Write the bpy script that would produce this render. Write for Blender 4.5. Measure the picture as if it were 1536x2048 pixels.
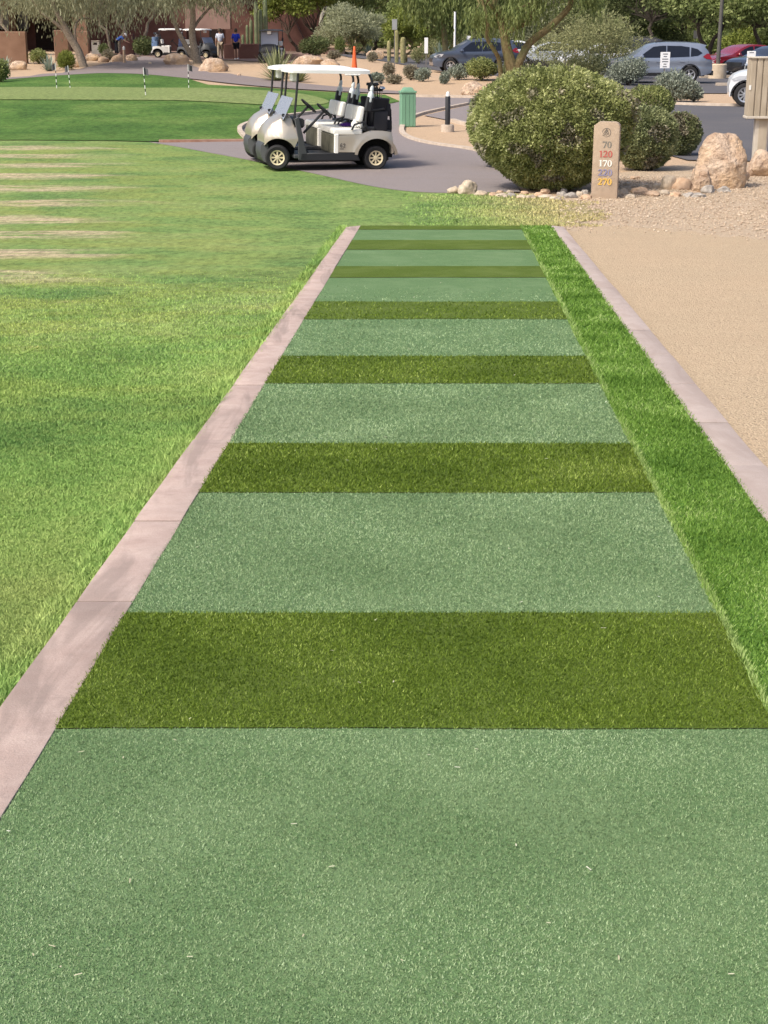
import bpy, bmesh, math, random
import numpy as np
from mathutils import Vector, Matrix, noise as mnoise

# ------------------------------------------------------------------ camera, world, sun, exposure
scene = bpy.context.scene
for o in list(bpy.data.objects):
    bpy.data.objects.remove(o, do_unlink=True)
COL = scene.collection
R = math.radians
IMW, IMH, FPX = 1536.0, 2048.0, 3050.0
CAM_H = 2.5
PITCH = math.atan((1024 - 45) / FPX)
cam_data = bpy.data.cameras.new('camera')
cam = bpy.data.objects.new('camera', cam_data)
COL.objects.link(cam)
cam.location = (0, 0, CAM_H)
cam.rotation_euler = (math.pi / 2 - PITCH, 0, 0)
cam_data.sensor_fit = 'VERTICAL'
cam_data.sensor_height = 24.0
cam_data.lens = 24.0 * FPX / IMH
cam_data.clip_start = 0.05
cam_data.clip_end = 4000
scene.camera = cam
scene.render.resolution_x, scene.render.resolution_y = 768, 1024

SUN_EL, SUN_AZ = R(50), math.atan2(-0.72, -0.55)      # azimuth measured from +Y towards +X
world = bpy.data.worlds.new('World')
scene.world = world
world.use_nodes = True
wn = world.node_tree
bg = wn.nodes['Background']
sky = wn.nodes.new('ShaderNodeTexSky')
sky.sky_type = 'NISHITA'
sky.sun_disc = False
sky.sun_elevation = SUN_EL
sky.sun_rotation = SUN_AZ
sky.air_density = 0.75
sky.dust_density = 4.0
sky.ozone_density = 0.6
wn.links.new(sky.outputs[0], bg.inputs[0])
bg.inputs[1].default_value = 0.15
sl = bpy.data.lights.new('sun', 'SUN')
sl.energy = 2.6
sl.angle = R(9)
sl.color = (1.0, 0.93, 0.82)
sun = bpy.data.objects.new('sun', sl)
COL.objects.link(sun)
sdir = Vector((math.sin(SUN_AZ) * math.cos(SUN_EL), math.cos(SUN_AZ) * math.cos(SUN_EL), math.sin(SUN_EL)))
sun.rotation_euler = (-sdir).to_track_quat('-Z', 'Y').to_euler()
sun.location = (-20, -10, 30)
vs = scene.view_settings
vs.view_transform = 'Standard'
vs.look = 'None'
vs.gamma = 1.0
vs.use_curve_mapping = False
vs.exposure = 0.5

# ------------------------------------------------------------------ helpers: picture geometry on the terrain
ST, CT = math.sin(PITCH), math.cos(PITCH)
SLOPE, TOP = 0.0368, 0.75

def G(x, y):
    """terrain height: the tee falls away from the camera, then flat; the practice green sits on a low bank"""
    u = TOP - SLOPE * y
    z = 0.5 * (u + np.sqrt(u * u + 0.0004))
    def ss(a, b, t):
        t = np.clip((t - a) / (b - a), 0, 1)
        return t * t * (3 - 2 * t)
    xm = 1 - ss(-6.5, 0.5, x)
    bank = 0.40 * ss(34.8, 47.5, y) * (1 - 0.75 * ss(52, 60, y)) * (1 - ss(74, 80, y))
    back = 0.30 * np.exp(-((x + 11.5) / 4.6) ** 2) * ss(60, 68, y) * (1 - ss(72, 82, y))
    mound = 0.42 * np.exp(-((x + 1.5) / 4.5) ** 2 - ((y - 90) / 9.0) ** 2)
    mound2 = 0.25 * np.exp(-((x - 5) / 4.0) ** 2 - ((y - 70) / 5.0) ** 2)
    rise = 0.38 * ss(80, 97, y) * (1 - ss(-3.5, 2.5, x))
    return z + (bank + back) * xm + mound * 0.6 + mound2 + rise

def ray(px, py):
    a, b = (px - 768) / FPX, (1024 - py) / FPX
    return a, CT + b * ST, -ST + b * CT

def hit(px, py, off=0.0):
    dx, dy, dz = ray(px, py)
    lo = 1.5
    t = np.arange(1.5, 420, 0.2)
    h = CAM_H + dz * t - G(dx * t, dy * t)
    k = np.argmax(h < 0)
    if h[k] >= 0:
        t0 = 380.0
        return Vector((dx * t0, dy * t0, 0))
    a, b = t[k - 1], t[k]
    for _ in range(30):
        m = 0.5 * (a + b)
        if CAM_H + dz * m - float(G(dx * m, dy * m)) > 0: a = m
        else: b = m
    return Vector((dx * b, dy * b, float(G(dx * b, dy * b)) + off))

def onY(px, py, Y):
    dx, dy, dz = ray(px, py)
    t = Y / dy
    return Vector((dx * t, Y, CAM_H + dz * t))

def proj(x, y, z):
    zc = z - CAM_H
    d = y * CT - zc * ST
    u = y * ST + zc * CT
    return 768 + FPX * x / d, 1024 - FPX * u / d

def ppm(Y):                                    # photograph pixels per metre at distance Y
    return FPX / (Y * CT + CAM_H * ST)

def gp(x, y, off=0.0):
    return Vector((x, y, float(G(x, y)) + off))

# ------------------------------------------------------------------ helpers: materials
def rgb(c): return (c[0], c[1], c[2], 1)

class Nodes:
    def __init__(self, name, rough=0.8, spec=0.3):
        self.m = bpy.data.materials.new(name)
        self.m.use_nodes = True
        self.t = self.m.node_tree
        self.b = self.t.nodes['Principled BSDF']
        self.b.inputs['Roughness'].default_value = rough
        self.b.inputs['Specular IOR Level'].default_value = spec
        self.geo = None
    def new(self, ty, **kw):
        n = self.t.nodes.new(ty)
        for k, v in kw.items(): setattr(n, k, v)
        return n
    def link(self, a, b): self.t.links.new(a, b)
    def pos(self, obj=False, scale=None):
        if obj:
            src = self.new('ShaderNodeTexCoord').outputs['Object']
        else:
            src = self.new('ShaderNodeNewGeometry').outputs['Position']
        if scale:
            mp = self.new('ShaderNodeMapping')
            mp.inputs['Scale'].default_value = scale
            self.link(src, mp.inputs['Vector'])
            src = mp.outputs[0]
        return src
    def noise(self, vec, scale, detail=3, rough=0.55, dist=0.0):
        n = self.new('ShaderNodeTexNoise')
        n.inputs['Scale'].default_value = scale
        n.inputs['Detail'].default_value = detail
        n.inputs['Roughness'].default_value = rough
        n.inputs['Distortion'].default_value = dist
        self.link(vec, n.inputs['Vector'])
        return n.outputs['Fac']
    def ramp(self, fac, stops):
        r = self.new('ShaderNodeValToRGB')
        e = r.color_ramp.elements
        while len(e) < len(stops): e.new(0.5)
        for i, (p, c) in enumerate(stops):
            e[i].position = p
            e[i].color = rgb(c) if hasattr(c, '__len__') else (c, c, c, 1)
        self.link(fac, r.inputs[0])
        return r.outputs[0]
    def mix(self, fac, a, b, mode='MIX'):
        n = self.new('ShaderNodeMix', data_type='RGBA', blend_type=mode)
        for sock, v in ((n.inputs[0], fac), (n.inputs[6], a), (n.inputs[7], b)):
            if hasattr(v, 'default_value'): self.link(v, sock)
            elif hasattr(v, '__len__'): sock.default_value = rgb(v)
            else: sock.default_value = v
        return n.outputs[2]
    def math(self, op, a, b=None, c=None, clamp=False):
        n = self.new('ShaderNodeMath', operation=op, use_clamp=clamp)
        for i, v in enumerate((a, b, c)):
            if v is None: continue
            if hasattr(v, 'default_value'): self.link(v, n.inputs[i])
            else: n.inputs[i].default_value = v
        return n.outputs[0]
    def maprange(self, v, a, b, c=0.0, d=1.0):
        n = self.new('ShaderNodeMapRange', interpolation_type='SMOOTHSTEP')
        self.link(v, n.inputs[0])
        for i, q in enumerate((a, b, c, d)): n.inputs[i + 1].default_value = q
        return n.outputs[0]
    def attr(self, name):
        return self.new('ShaderNodeAttribute', attribute_name=name).outputs['Fac']
    def color(self, c):
        if hasattr(c, 'default_value'): self.link(c, self.b.inputs['Base Color'])
        else: self.b.inputs['Base Color'].default_value = rgb(c)
    def bump(self, h, strength=0.3, dist=0.02):
        n = self.new('ShaderNodeBump')
        n.inputs['Strength'].default_value = strength
        n.inputs['Distance'].default_value = dist
        self.link(h, n.inputs['Height'])
        self.link(n.outputs[0], self.b.inputs['Normal'])

MATS = {}
def mottled(name, c1, c2, scale=8, rough=0.85, spec=0.25, c3=None, s2=None, bump=0.0, bscale=None, bdist=0.02, obj=False, stretch=None, metal=0.0, lo=0.35, hi=0.65):
    if name in MATS: return MATS[name]
    N = Nodes(name, rough, spec)
    p = N.pos(obj, stretch)
    col = N.ramp(N.noise(p, scale, 4), [(lo, c1), (hi, c2)])
    if c3 is not None:
        col = N.mix(N.ramp(N.noise(p, s2 or scale * 0.23, 3), [(0.45, 0.0), (0.7, 1.0)]), col, c3)
    N.color(col)
    N.b.inputs['Metallic'].default_value = metal
    if bump: N.bump(N.noise(p, bscale or scale * 3, 4, 0.6), bump, bdist)
    MATS[name] = N.m
    return N.m

def plain(name, c, rough=0.5, spec=0.5, metal=0.0, coat=0.0, var=0.06):
    """painted or moulded surface: the colour with slight dirt and unevenness"""
    if name in MATS: return MATS[name]
    N = Nodes(name, rough, spec)
    p = N.pos(True)
    d = tuple(max(0, x * (1 - var * 2.2)) for x in c)
    N.color(N.ramp(N.noise(p, 1.6, 2, 0.5), [(0.25, d), (0.65, c)]) if var > 0 else c)
    N.b.inputs['Metallic'].default_value = metal
    N.b.inputs['Coat Weight'].default_value = coat
    N.b.inputs['Coat Roughness'].default_value = 0.08
    MATS[name] = N.m
    return N.m

def foliage_mat(name, dark, light, extra=None, trans=0.25, rough=0.6):
    if name in MATS: return MATS[name]
    N = Nodes(name, rough, 0.2)
    t = N.attr('tone')
    stops = [(0.0, dark), (0.75, light)]
    if extra is not None: stops.append((1.0, extra))
    else: stops.append((1.0, tuple(min(1, x * 1.25) for x in light)))
    c = N.ramp(t, stops)
    N.color(c)
    tr = N.new('ShaderNodeBsdfTranslucent')
    N.link(c, tr.inputs[0])
    mx = N.new('ShaderNodeMixShader')
    mx.inputs[0].default_value = trans
    out = N.t.nodes['Material Output']
    N.link(N.b.outputs[0], mx.inputs[1]); N.link(tr.outputs[0], mx.inputs[2])
    N.link(mx.outputs[0], out.inputs[0])
    MATS[name] = N.m
    return N.m

# ------------------------------------------------------------------ helpers: objects and meshes
def tag(o, label=None, cat=None, group=None, kind=None):
    if label: o['label'] = label
    if cat: o['category'] = cat
    if group: o['group'] = group
    if kind: o['kind'] = kind
    return o

def empty(name, loc, rz=0.0, label=None, cat=None, group=None):
    o = bpy.data.objects.new(name, None)
    o.empty_display_size = 0.2
    COL.objects.link(o)
    o.location = loc
    o.rotation_euler = (0, 0, rz)
    return tag(o, label, cat, group)

def link_mesh(name, me, mat, parent=None):
    o = bpy.data.objects.new(name, me)
    if mat: me.materials.append(mat)
    COL.objects.link(o)
    if parent: o.parent = parent
    return o

def copy_tree(o, parent=None, first=True):
    c = o.copy()
    COL.objects.link(c)
    c.parent = parent
    if not first:
        c.matrix_parent_inverse = o.matrix_parent_inverse.copy()
    for ch in list(o.children): copy_tree(ch, c, False)
    return c

def finish(me, angle=35):
    bm = bmesh.new(); bm.from_mesh(me)
    lim = R(angle)
    for f in bm.faces: f.smooth = True
    for e in bm.edges:
        if len(e.link_faces) == 2:
            e.smooth = e.calc_face_angle(0) < lim
        else: e.smooth = False
    bm.to_mesh(me); bm.free()

class MB:
    def __init__(self): self.v, self.f = [], []
    def add(self, vs, fs):
        b = len(self.v)
        self.v += [tuple(x) for x in vs]
        self.f += [tuple(b + i for i in f) for f in fs]
        return self
    def box(self, c, s, rot=None, taper=(1, 1)):
        hx, hy, hz = s[0] / 2, s[1] / 2, s[2] / 2
        vs = []
        for z in (-1, 1):
            kx, ky = (taper if z > 0 else (1, 1))
            for x, y in ((-1, -1), (1, -1), (1, 1), (-1, 1)):
                p = Vector((x * hx * kx, y * hy * ky, z * hz))
                if rot is not None: p = rot @ p
                vs.append(p + Vector(c))
        return self.add(vs, [(3, 2, 1, 0), (4, 5, 6, 7), (0, 1, 5, 4), (1, 2, 6, 5), (2, 3, 7, 6), (3, 0, 4, 7)])
    def tube(self, pts, r, seg=8, cap=True, flat=1.0):
        pts = [Vector(p) for p in pts]
        n = len(pts)
        rs = r if hasattr(r, '__len__') else [r] * n
        vs, fs = [], []
        up = None
        for i, p in enumerate(pts):
            d = (pts[min(i + 1, n - 1)] - pts[max(i - 1, 0)])
            d = d.normalized() if d.length > 1e-9 else Vector((0, 0, 1))
            if up is None:
                up = Vector((1, 0, 0)) if abs(d.x) < 0.8 else Vector((0, 1, 0))
            u = (up - d * up.dot(d)).normalized()
            w = d.cross(u)
            up = u
            for k in range(seg):
                a = 2 * math.pi * k / seg
                vs.append(p + (u * math.cos(a) + w * math.sin(a) * flat) * rs[i])
        for i in range(n - 1):
            for k in range(seg):
                k2 = (k + 1) % seg
                fs.append((i * seg + k, i * seg + k2, (i + 1) * seg + k2, (i + 1) * seg + k))
        if cap:
            fs.append(tuple(reversed(range(seg))))
            fs.append(tuple((n - 1) * seg + k for k in range(seg)))
        return self.add(vs, fs)
    def lathe(self, prof, seg=20, mat=None, arc=(0, 2 * math.pi)):
        """profile of (radius, height) about local Z, placed by a matrix"""
        mat = mat or Matrix()
        vs, fs = [], []
        n = len(prof)
        for k in range(seg):
            a = 2 * math.pi * k / seg
            for r, z in prof:
                vs.append(mat @ Vector((r * math.cos(a), r * math.sin(a), z)))
        for k in range(seg):
            k2 = (k + 1) % seg
            for i in range(n - 1):
                fs.append((k * n + i, k2 * n + i, k2 * n + i + 1, k * n + i + 1))
        for i in (0, n - 1):
            if prof[i][0] > 1e-6:
                ring = [k * n + i for k in range(seg)]
                fs.append(tuple(reversed(ring)) if i == 0 else tuple(ring))
        return self.add(vs, fs)
    def prism(self, outline, y0, y1, mat=None):
        """outline in (x, z) extruded along y"""
        mat = mat or Matrix()
        n = len(outline)
        vs = [mat @ Vector((x, y0, z)) for x, z in outline] + [mat @ Vector((x, y1, z)) for x, z in outline]
        fs = [tuple(range(n)), tuple(reversed(range(n, 2 * n)))]
        for i in range(n):
            j = (i + 1) % n
            fs.append((j, i, n + i, n + j))
        return self.add(vs, fs)
    def mesh(self, name):
        me = bpy.data.meshes.new(name)
        me.from_pydata(self.v, [], self.f)
        return me
    def build(self, name, mat, parent=None, bevel=0.0, seg=1, angle=35, subsurf=0):
        me = self.mesh(name)
        bm = bmesh.new(); bm.from_mesh(me)
        bmesh.ops.remove_doubles(bm, verts=bm.verts, dist=1e-5)
        bmesh.ops.recalc_face_normals(bm, faces=bm.faces)
        if bevel:
            es = [e for e in bm.edges if len(e.link_faces) == 2 and e.calc_face_angle(0) > R(28)]
            bmesh.ops.bevel(bm, geom=es, offset=bevel, segments=seg, affect='EDGES', profile=0.6, clamp_overlap=True)
        bm.to_mesh(me); bm.free()
        finish(me, angle)
        return link_mesh(name, me, mat, parent)

def mesh_np(name, verts, nper, tone=None):
    """fast mesh of n separate polygons with nper corners each; tone is one value per polygon"""
    verts = np.ascontiguousarray(verts, dtype=np.float32).reshape(-1, 3)
    n = len(verts) // nper
    me = bpy.data.meshes.new(name)
    me.vertices.add(n * nper)
    me.vertices.foreach_set('co', verts.ravel())
    me.loops.add(n * nper)
    me.loops.foreach_set('vertex_index', np.arange(n * nper, dtype=np.int32))
    me.polygons.add(n)
    me.polygons.foreach_set('loop_start', np.arange(0, n * nper, nper, dtype=np.int32))
    me.polygons.foreach_set('loop_total', np.full(n, nper, dtype=np.int32))
    me.update(calc_edges=True)
    if tone is not None:
        a = me.attributes.new('tone', 'FLOAT', 'FACE')
        a.data.foreach_set('value', np.ascontiguousarray(tone, dtype=np.float32))
    return me

# ------------------------------------------------------------------ ground materials
def grass_mat(name, deep, mid, dry, straw=None, scale=1.0, divots=False, fibre=False):
    N = Nodes(name, 0.85, 0.1)
    p = N.pos()
    big = N.noise(p, 0.55 * scale, 4, 0.6, 0.4)
    mids = N.noise(N.pos(scale=(0.6, 1.0, 1.0)), 2.6 * scale, 4, 0.65)
    fine = N.noise(p, 95, 2, 0.7)
    fine2 = N.noise(p, 28, 3, 0.7)
    c = N.ramp(big, [(0.38, deep), (0.5, mid), (0.64, dry)])
    c = N.mix(N.ramp(mids, [(0.35, 0.0), (0.7, 0.7)]), c, mid)
    c = N.mix(N.ramp(fine2, [(0.42, 0.0), (0.75, 0.55)]), c, dry)
    if divots:
        sx = N.new('ShaderNodeSeparateXYZ'); N.link(p, sx.inputs[0])
        X, Y = sx.outputs[0], sx.outputs[1]
        wob = N.noise(N.pos(scale=(0.35, 1.2, 1)), 1.3, 4, 0.6)
        ph = N.math('ADD', N.math('MULTIPLY', N.math('SUBTRACT', Y, 16.35), 2 * math.pi / 2.05), N.math('MULTIPLY', N.math('SUBTRACT', wob, 0.5), 3.4))
        wave = N.math('COSINE', ph)
        st = N.noise(N.pos(scale=(0.5, 3.5, 1)), 1.6, 5, 0.65)
        reach = N.math('ADD', X, N.math('MULTIPLY', N.math('SUBTRACT', wob, 0.5), 5.0))
        reach = N.math('ADD', reach, N.math('MULTIPLY', N.math('SUBTRACT', Y, 16.0), 0.16))
        side = N.maprange(reach, -4.2, -2.5, 1.0, 0.0)
        near = N.maprange(Y, 12.8, 15.2)
        far = N.maprange(Y, 33.4, 34.4, 1.0, 0.0)
        m = N.math('MULTIPLY', N.math('MULTIPLY', N.maprange(N.math('ADD', wave, N.math('MULTIPLY', N.math('SUBTRACT', N.noise(N.pos(scale=(1, 2.0, 1)), 4.5, 5, 0.7), 0.5), 1.8)), -0.35, 0.60), side), N.math('MULTIPLY', near, far))
        m = N.math('MULTIPLY', m, N.maprange(st, 0.36, 0.56))
        halo = N.math('MULTIPLY', N.math('MULTIPLY', N.maprange(reach, -2.5, 0.6, 1.0, 0.0), N.maprange(Y, 6.0, 11.0)), far)
        yel = N.math('MULTIPLY', halo, N.maprange(N.noise(N.pos(scale=(0.6, 1.4, 1)), 1.1, 4), 0.42, 0.62))
        c = N.mix(N.math('MULTIPLY', yel, 0.55), c, (0.31, 0.345, 0.095))
        c = N.mix(m, c, straw)
        sp = N.maprange(N.noise(N.pos(scale=(0.7, 1.8, 1)), 1.9, 6, 0.72), 0.60, 0.72)
        c = N.mix(N.math('MULTIPLY', N.math('MULTIPLY', sp, N.maprange(X, -2.6, -0.4, 1.0, 0.0)), 0.75), c, (0.40, 0.36, 0.17))
        # dry turf running out into the granite past the end of the tee
        ex = N.math('MULTIPLY', N.maprange(N.math('ADD', X, N.math('MULTIPLY', N.math('SUBTRACT', st, 0.5), 2.2)), 0.4, 3.0), N.maprange(Y, 17.2, 18.4))
        c = N.mix(N.math('MULTIPLY', ex, 0.92), c, (0.40, 0.325, 0.175))
    if fibre:
        c = N.mix(1.0, c, N.ramp(N.attr('tone'), [(0.0, (0.60, 0.70, 0.55)), (0.5, (1.25, 1.28, 1.15)), (1.0, (1.75, 1.70, 1.65))]), 'MULTIPLY')
        N.color(c)
        return N.m
    dk = N.ramp(N.noise(N.pos(scale=(1, 0.5, 1)), 7 if not divots else 11, 6, 0.8), [(0.38, 0.60), (0.60, 1.12)])
    c = N.mix(1.0, c, dk, 'MULTIPLY')
    dk = N.ramp(fine, [(0.30, 0.6), (0.6, 1.05)])
    c = N.mix(1.0, c, dk, 'MULTIPLY')
    N.color(c)
    N.bump(N.math('ADD', fine, fine2), 0.55, 0.02)
    return N.m

M_lawn = grass_mat('lawn grass', (0.100, 0.200, 0.060), (0.190, 0.305, 0.088), (0.290, 0.355, 0.125), straw=(0.56, 0.45, 0.30), divots=True)
F_lawn = grass_mat('lawn blade', (0.100, 0.200, 0.060), (0.190, 0.305, 0.088), (0.290, 0.355, 0.125), straw=(0.56, 0.45, 0.30), divots=True, fibre=True)
M_bank = grass_mat('bank grass', (0.046, 0.115, 0.024), (0.086, 0.180, 0.036), (0.17, 0.255, 0.066), scale=0.7)
M_green = grass_mat('putting green grass', (0.215, 0.285, 0.095), (0.24, 0.305, 0.105), (0.265, 0.32, 0.12), scale=0.5)

def gravelly(name, c1, c2, c3, fine=60, vor=45, bump=0.5, blotch=0.6, rough=0.95):
    N = Nodes(name, rough, 0.15)
    p = N.pos()
    c = N.ramp(N.noise(p, fine, 3, 0.7), [(0.3, c1), (0.7, c2)])
    c = N.mix(N.ramp(N.noise(p, blotch, 4, 0.6), [(0.4, 0.0), (0.7, 0.8)]), c, c3)
    v = N.new('ShaderNodeTexVoronoi')
    v.inputs['Scale'].default_value = vor
    N.link(p, v.inputs['Vector'])
    c = N.mix(0.35, c, N.ramp(v.outputs['Color'], [(0.1, c1), (0.9, c2)]))
    c = N.mix(N.ramp(v.outputs['Distance'], [(0.45, 0.0), (0.9, 0.5)]), c, tuple(x * 0.5 for x in c1))
    c = N.mix(N.ramp(N.noise(N.pos(scale=(0.5, 1.6, 1)), 2.2, 6, 0.7, 0.6), [(0.50, 0.0), (0.72, 0.55)]), c, tuple(x * 0.80 for x in c3))
    N.color(c)
    N.bump(N.math('ADD', N.math('MULTIPLY', v.outputs['Distance'], -0.8), N.noise(p, fine * 0.6, 3)), bump, 0.02)
    return N.m

M_sand = gravelly('decomposed granite', (0.37, 0.28, 0.185), (0.56, 0.44, 0.30), (0.50, 0.375, 0.25), fine=45, vor=75, bump=0.6, blotch=0.9)
M_dirt = gravelly('desert dirt', (0.40, 0.285, 0.19), (0.52, 0.385, 0.265), (0.47, 0.335, 0.21), fine=30, vor=26, bump=0.4, blotch=0.25)
M_gravel = gravelly('gravel bed', (0.36, 0.275, 0.195), (0.56, 0.45, 0.33), (0.48, 0.37, 0.25), fine=40, vor=38, bump=0.8)
M_pathc = gravelly('worn path surface', (0.20, 0.175, 0.17), (0.29, 0.255, 0.25), (0.255, 0.215, 0.20), fine=70, vor=90, bump=0.2, blotch=0.45, rough=0.8)
M_road = gravelly('asphalt', (0.085, 0.085, 0.095), (0.125, 0.122, 0.13), (0.15, 0.14, 0.14), fine=60, vor=80, bump=0.2, blotch=0.3, rough=0.85)
M_upper = gravelly('upper path asphalt', (0.19, 0.16, 0.155), (0.265, 0.225, 0.215), (0.24, 0.195, 0.175), fine=20, vor=30, bump=0.2, blotch=0.2)

# ------------------------------------------------------------------ terrain base
CELL = 1.0
def terrain():
    xs = np.concatenate([np.array([-1500, -700, -300, -120, -80]), np.arange(-60, 61, CELL), np.array([80, 120, 300, 700, 1500])])
    ys = np.concatenate([np.array([-60, -30, -12, -5, -2]), np.arange(0, 131, CELL), np.array([140, 160, 200, 300, 600, 1200, 2400])])
    gx, gy = np.meshgrid(xs, ys)
    gz = G(gx, np.clip(gy, -12, 1e5))
    v = np.stack([gx.ravel(), gy.ravel(), gz.ravel() - 0.02], 1)
    nx, ny = len(xs), len(ys)
    f = [(j * nx + i, j * nx + i + 1, (j + 1) * nx + i + 1, (j + 1) * nx + i) for j in range(ny - 1) for i in range(nx - 1)]
    me = bpy.data.meshes.new('ground')
    me.from_pydata(v.tolist(), [], f)
    for q in me.polygons: q.use_smooth = True
    return tag(link_mesh('ground', me, M_dirt), 'bare tan desert dirt around the paths and parked cars', 'ground', kind='structure')
terrain()

def zone(name, pts, off, mat, label, kind='structure', cell=CELL, cat='ground'):
    """a sheet lying on the terrain inside the outline pts (world x, y)"""
    bm = bmesh.new()
    vs = [bm.verts.new((x, y, 0)) for x, y in pts]
    bm.faces.new(vs)
    bm.normal_update()
    bmesh.ops.triangulate(bm, faces=bm.faces[:], ngon_method='EAR_CLIP')
    x0, x1 = min(p[0] for p in pts), max(p[0] for p in pts)
    y0, y1 = min(p[1] for p in pts), max(p[1] for p in pts)
    for axis, a, b in ((0, x0, x1), (1, y0, y1)):
        k = math.floor(a / cell) + 1
        while k * cell < b:
            co = [0, 0, 0]; no = [0, 0, 0]
            co[axis] = k * cell; no[axis] = 1
            bmesh.ops.bisect_plane(bm, geom=bm.verts[:] + bm.edges[:] + bm.faces[:], plane_co=co, plane_no=no, dist=1e-6)
            k += 1
    for v in bm.verts:
        v.co.z = float(G(v.co.x, v.co.y)) + off
    bmesh.ops.recalc_face_normals(bm, faces=bm.faces)
    for f in bm.faces:
        if f.normal.z < 0: f.normal_flip()
        f.smooth = True
    me = bpy.data.meshes.new(name)
    bm.to_mesh(me); bm.free()
    return tag(link_mesh(name, me, mat), label, cat, kind=kind)

def W(*pp):                                   # picture points -> world outline on the terrain
    return [tuple(hit(x, y)[:2]) for x, y in pp]

def smooth_line(pts, n=4):
    """Catmull-Rom through world points"""
    out = []
    P = [Vector(p) for p in pts]
    for i in range(len(P) - 1):
        p0, p1, p2, p3 = P[max(i - 1, 0)], P[i], P[i + 1], P[min(i + 2, len(P) - 1)]
        for k in range(n):
            t = k / n
            out.append(0.5 * ((2 * p1) + (p2 - p0) * t + (2 * p0 - 5 * p1 + 4 * p2 - p3) * t * t + (3 * p1 - p0 - 3 * p2 + p3) * t ** 3))
    out.append(P[-1])
    return [tuple(q) for q in out]

# straight edges of the tee in the picture: x as a function of y
def xl_in(y): return 722 - 0.606 * (y - 450)
def xl_out(y): return 692 - 0.7215 * (y - 455)
def xr_in(y): return 1043 + 0.5108 * (y - 455)          # hitting surface / fringe seam
def xf_in(y): return 1100 + 0.733 * (y - 450)           # fringe / right border
def xf_out(y): return 1126 + 0.842 * (y - 452)

YFAR = 450
far_l = hit(xl_in(YFAR), YFAR); far_r = hit(xf_in(YFAR), YFAR)

# lawn beside and beyond the tee
path_edge = smooth_line(W((1010, 384), (900, 386), (820, 383), (740, 372), (640, 350), (560, 333), (480, 317), (410, 304), (345, 292), (296, 284)))
lawn = W((1118, 449), (1150, 446), (1178, 441), (1222, 433), (1192, 427), (1212, 420), (1176, 414), (1190, 407), (1145, 403), (1110, 398)) + path_edge[0:] + W((200, 282), (60, 281))
L0 = W((-330, 281))[0]
lawn += [L0, (-16, 20), (-9, 1.2)]
bl = hit(xl_out(1500) + 30, 1500); bf = hit(xl_out(458) + 12, 462)
lawn += [(bl.x + (bl.x - bf.x) / (bl.y - bf.y) * (1.2 - bl.y) if False else bl.x + (bl.x - bf.x) * (bl.y - 1.2) / (bf.y - bl.y), 1.2), (bf.x, bf.y)]
lawn += [(far_l.x + 0.05, far_l.y - 0.15), (far_r.x, far_r.y - 0.15)]
zone('lawn', lawn, 0.0, M_lawn, 'patchy mown lawn with dry straw divot rows left of the tee', cat='lawn')

# low bank and practice green
bank = W((296, 283.5), (490, 281), (476, 264), (482, 254), (520, 242), (600, 230), (680, 220), (742, 214)) + W((800, 203), (770, 190), (690, 186), (600, 181), (520, 175))
bank += [(-7.0, 63), (-9.0, 68.5), (-11.5, 70.5), (-14.5, 69.5), (-19, 66), (-30, 62), (-34, 40), tuple(L0), ]
bank += W((60, 280.7), (200, 281.7))
zone('bank', bank, 0.012, M_bank, 'rich green grass bank around the practice putting green', cat='grass')
gr = [(-22, 46.5), (-14, 45.6), (-8, 45.2), (-4.2, 45.2), (-2.6, 46.2), (-1.8, 48.5), (-2.0, 51.5), (-4, 56), (-8, 60), (-14, 61.0), (-21, 59), (-27, 54), (-26, 49)]
zone('putting_green', smooth_line([(x, y) for x, y in gr] + [gr[0]], 4)[:-1], 0.03, M_green, 'smooth pale practice putting green with small flags', cat='putting green')

# cart path apron where the carts stand, and its continuation behind them
apron = path_edge + W((330, 285.5), (490, 283), (480, 265), (486, 255), (524, 243), (602, 231), (690, 220.5), (745, 214.5), (800, 203.5), (800, 194), (940, 196)) \
    + W((936, 207), (850, 225), (812, 240), (800, 262), (815, 275), (860, 288), (950, 301), (1010, 320), (1040, 384))
zone('cart_path', apron[:], 0.004, M_pathc, 'worn grey paved cart path where the golf carts are parked', cat='path')
road = W((1000, 196), (1250, 205), (1420, 211), (1800, 214), (1800, 330), (1500, 322), (1375, 320), (1300, 300), (1190, 262), (1080, 240), (1000, 228), (936, 207.5), (940, 196.5))
zone('road', road, 0.003, M_road, 'dark asphalt drive running behind the clipped bushes', cat='road')
wedge = W((848, 231), (936, 211), (1000, 231), (1000, 256), (935, 250), (905, 242))
zone('driveway', wedge, 0.004, M_pathc, 'grey paved wedge of drive behind the bollard light', cat='path')
upper = W((-60, 159), (60, 153), (130, 144), (190, 132), (250, 120), (290, 112), (330, 117), (400, 137), (470, 150), (545, 160), (640, 171), (800, 183), (800, 188), (690, 184), (600, 179), (520, 173), (400, 160), (300, 150), (200, 147), (110, 152), (0, 160.5), (-60, 166))
zone('upper_path', upper, 0.02, M_upper, 'grey brown cart path curving up past the putting green', cat='path')
fore = W((180, 112), (290, 113), (330, 118), (470, 121), (560, 127), (640, 121), (640, 104), (420, 99), (180, 99))
zone('forecourt', fore, 0.022, mottled('brown paving', (0.17, 0.115, 0.09), (0.25, 0.17, 0.135), 3, c3=(0.2, 0.14, 0.115)), 'brown paved forecourt at the clubhouse entrance', cat='paving')
lot = [(9, 58.5), (60, 58.5), (60, 118), (-4, 118), (-2, 100), (3, 84), (6, 74), (8.6, 66)]
zone('parking_lot', lot, 0.008, M_road, 'dark asphalt parking lot under the desert trees', cat='parking lot')
lot2 = [(14, 45.0), (60, 45.0), (60, 52.5), (14.5, 52.5)]

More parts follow.
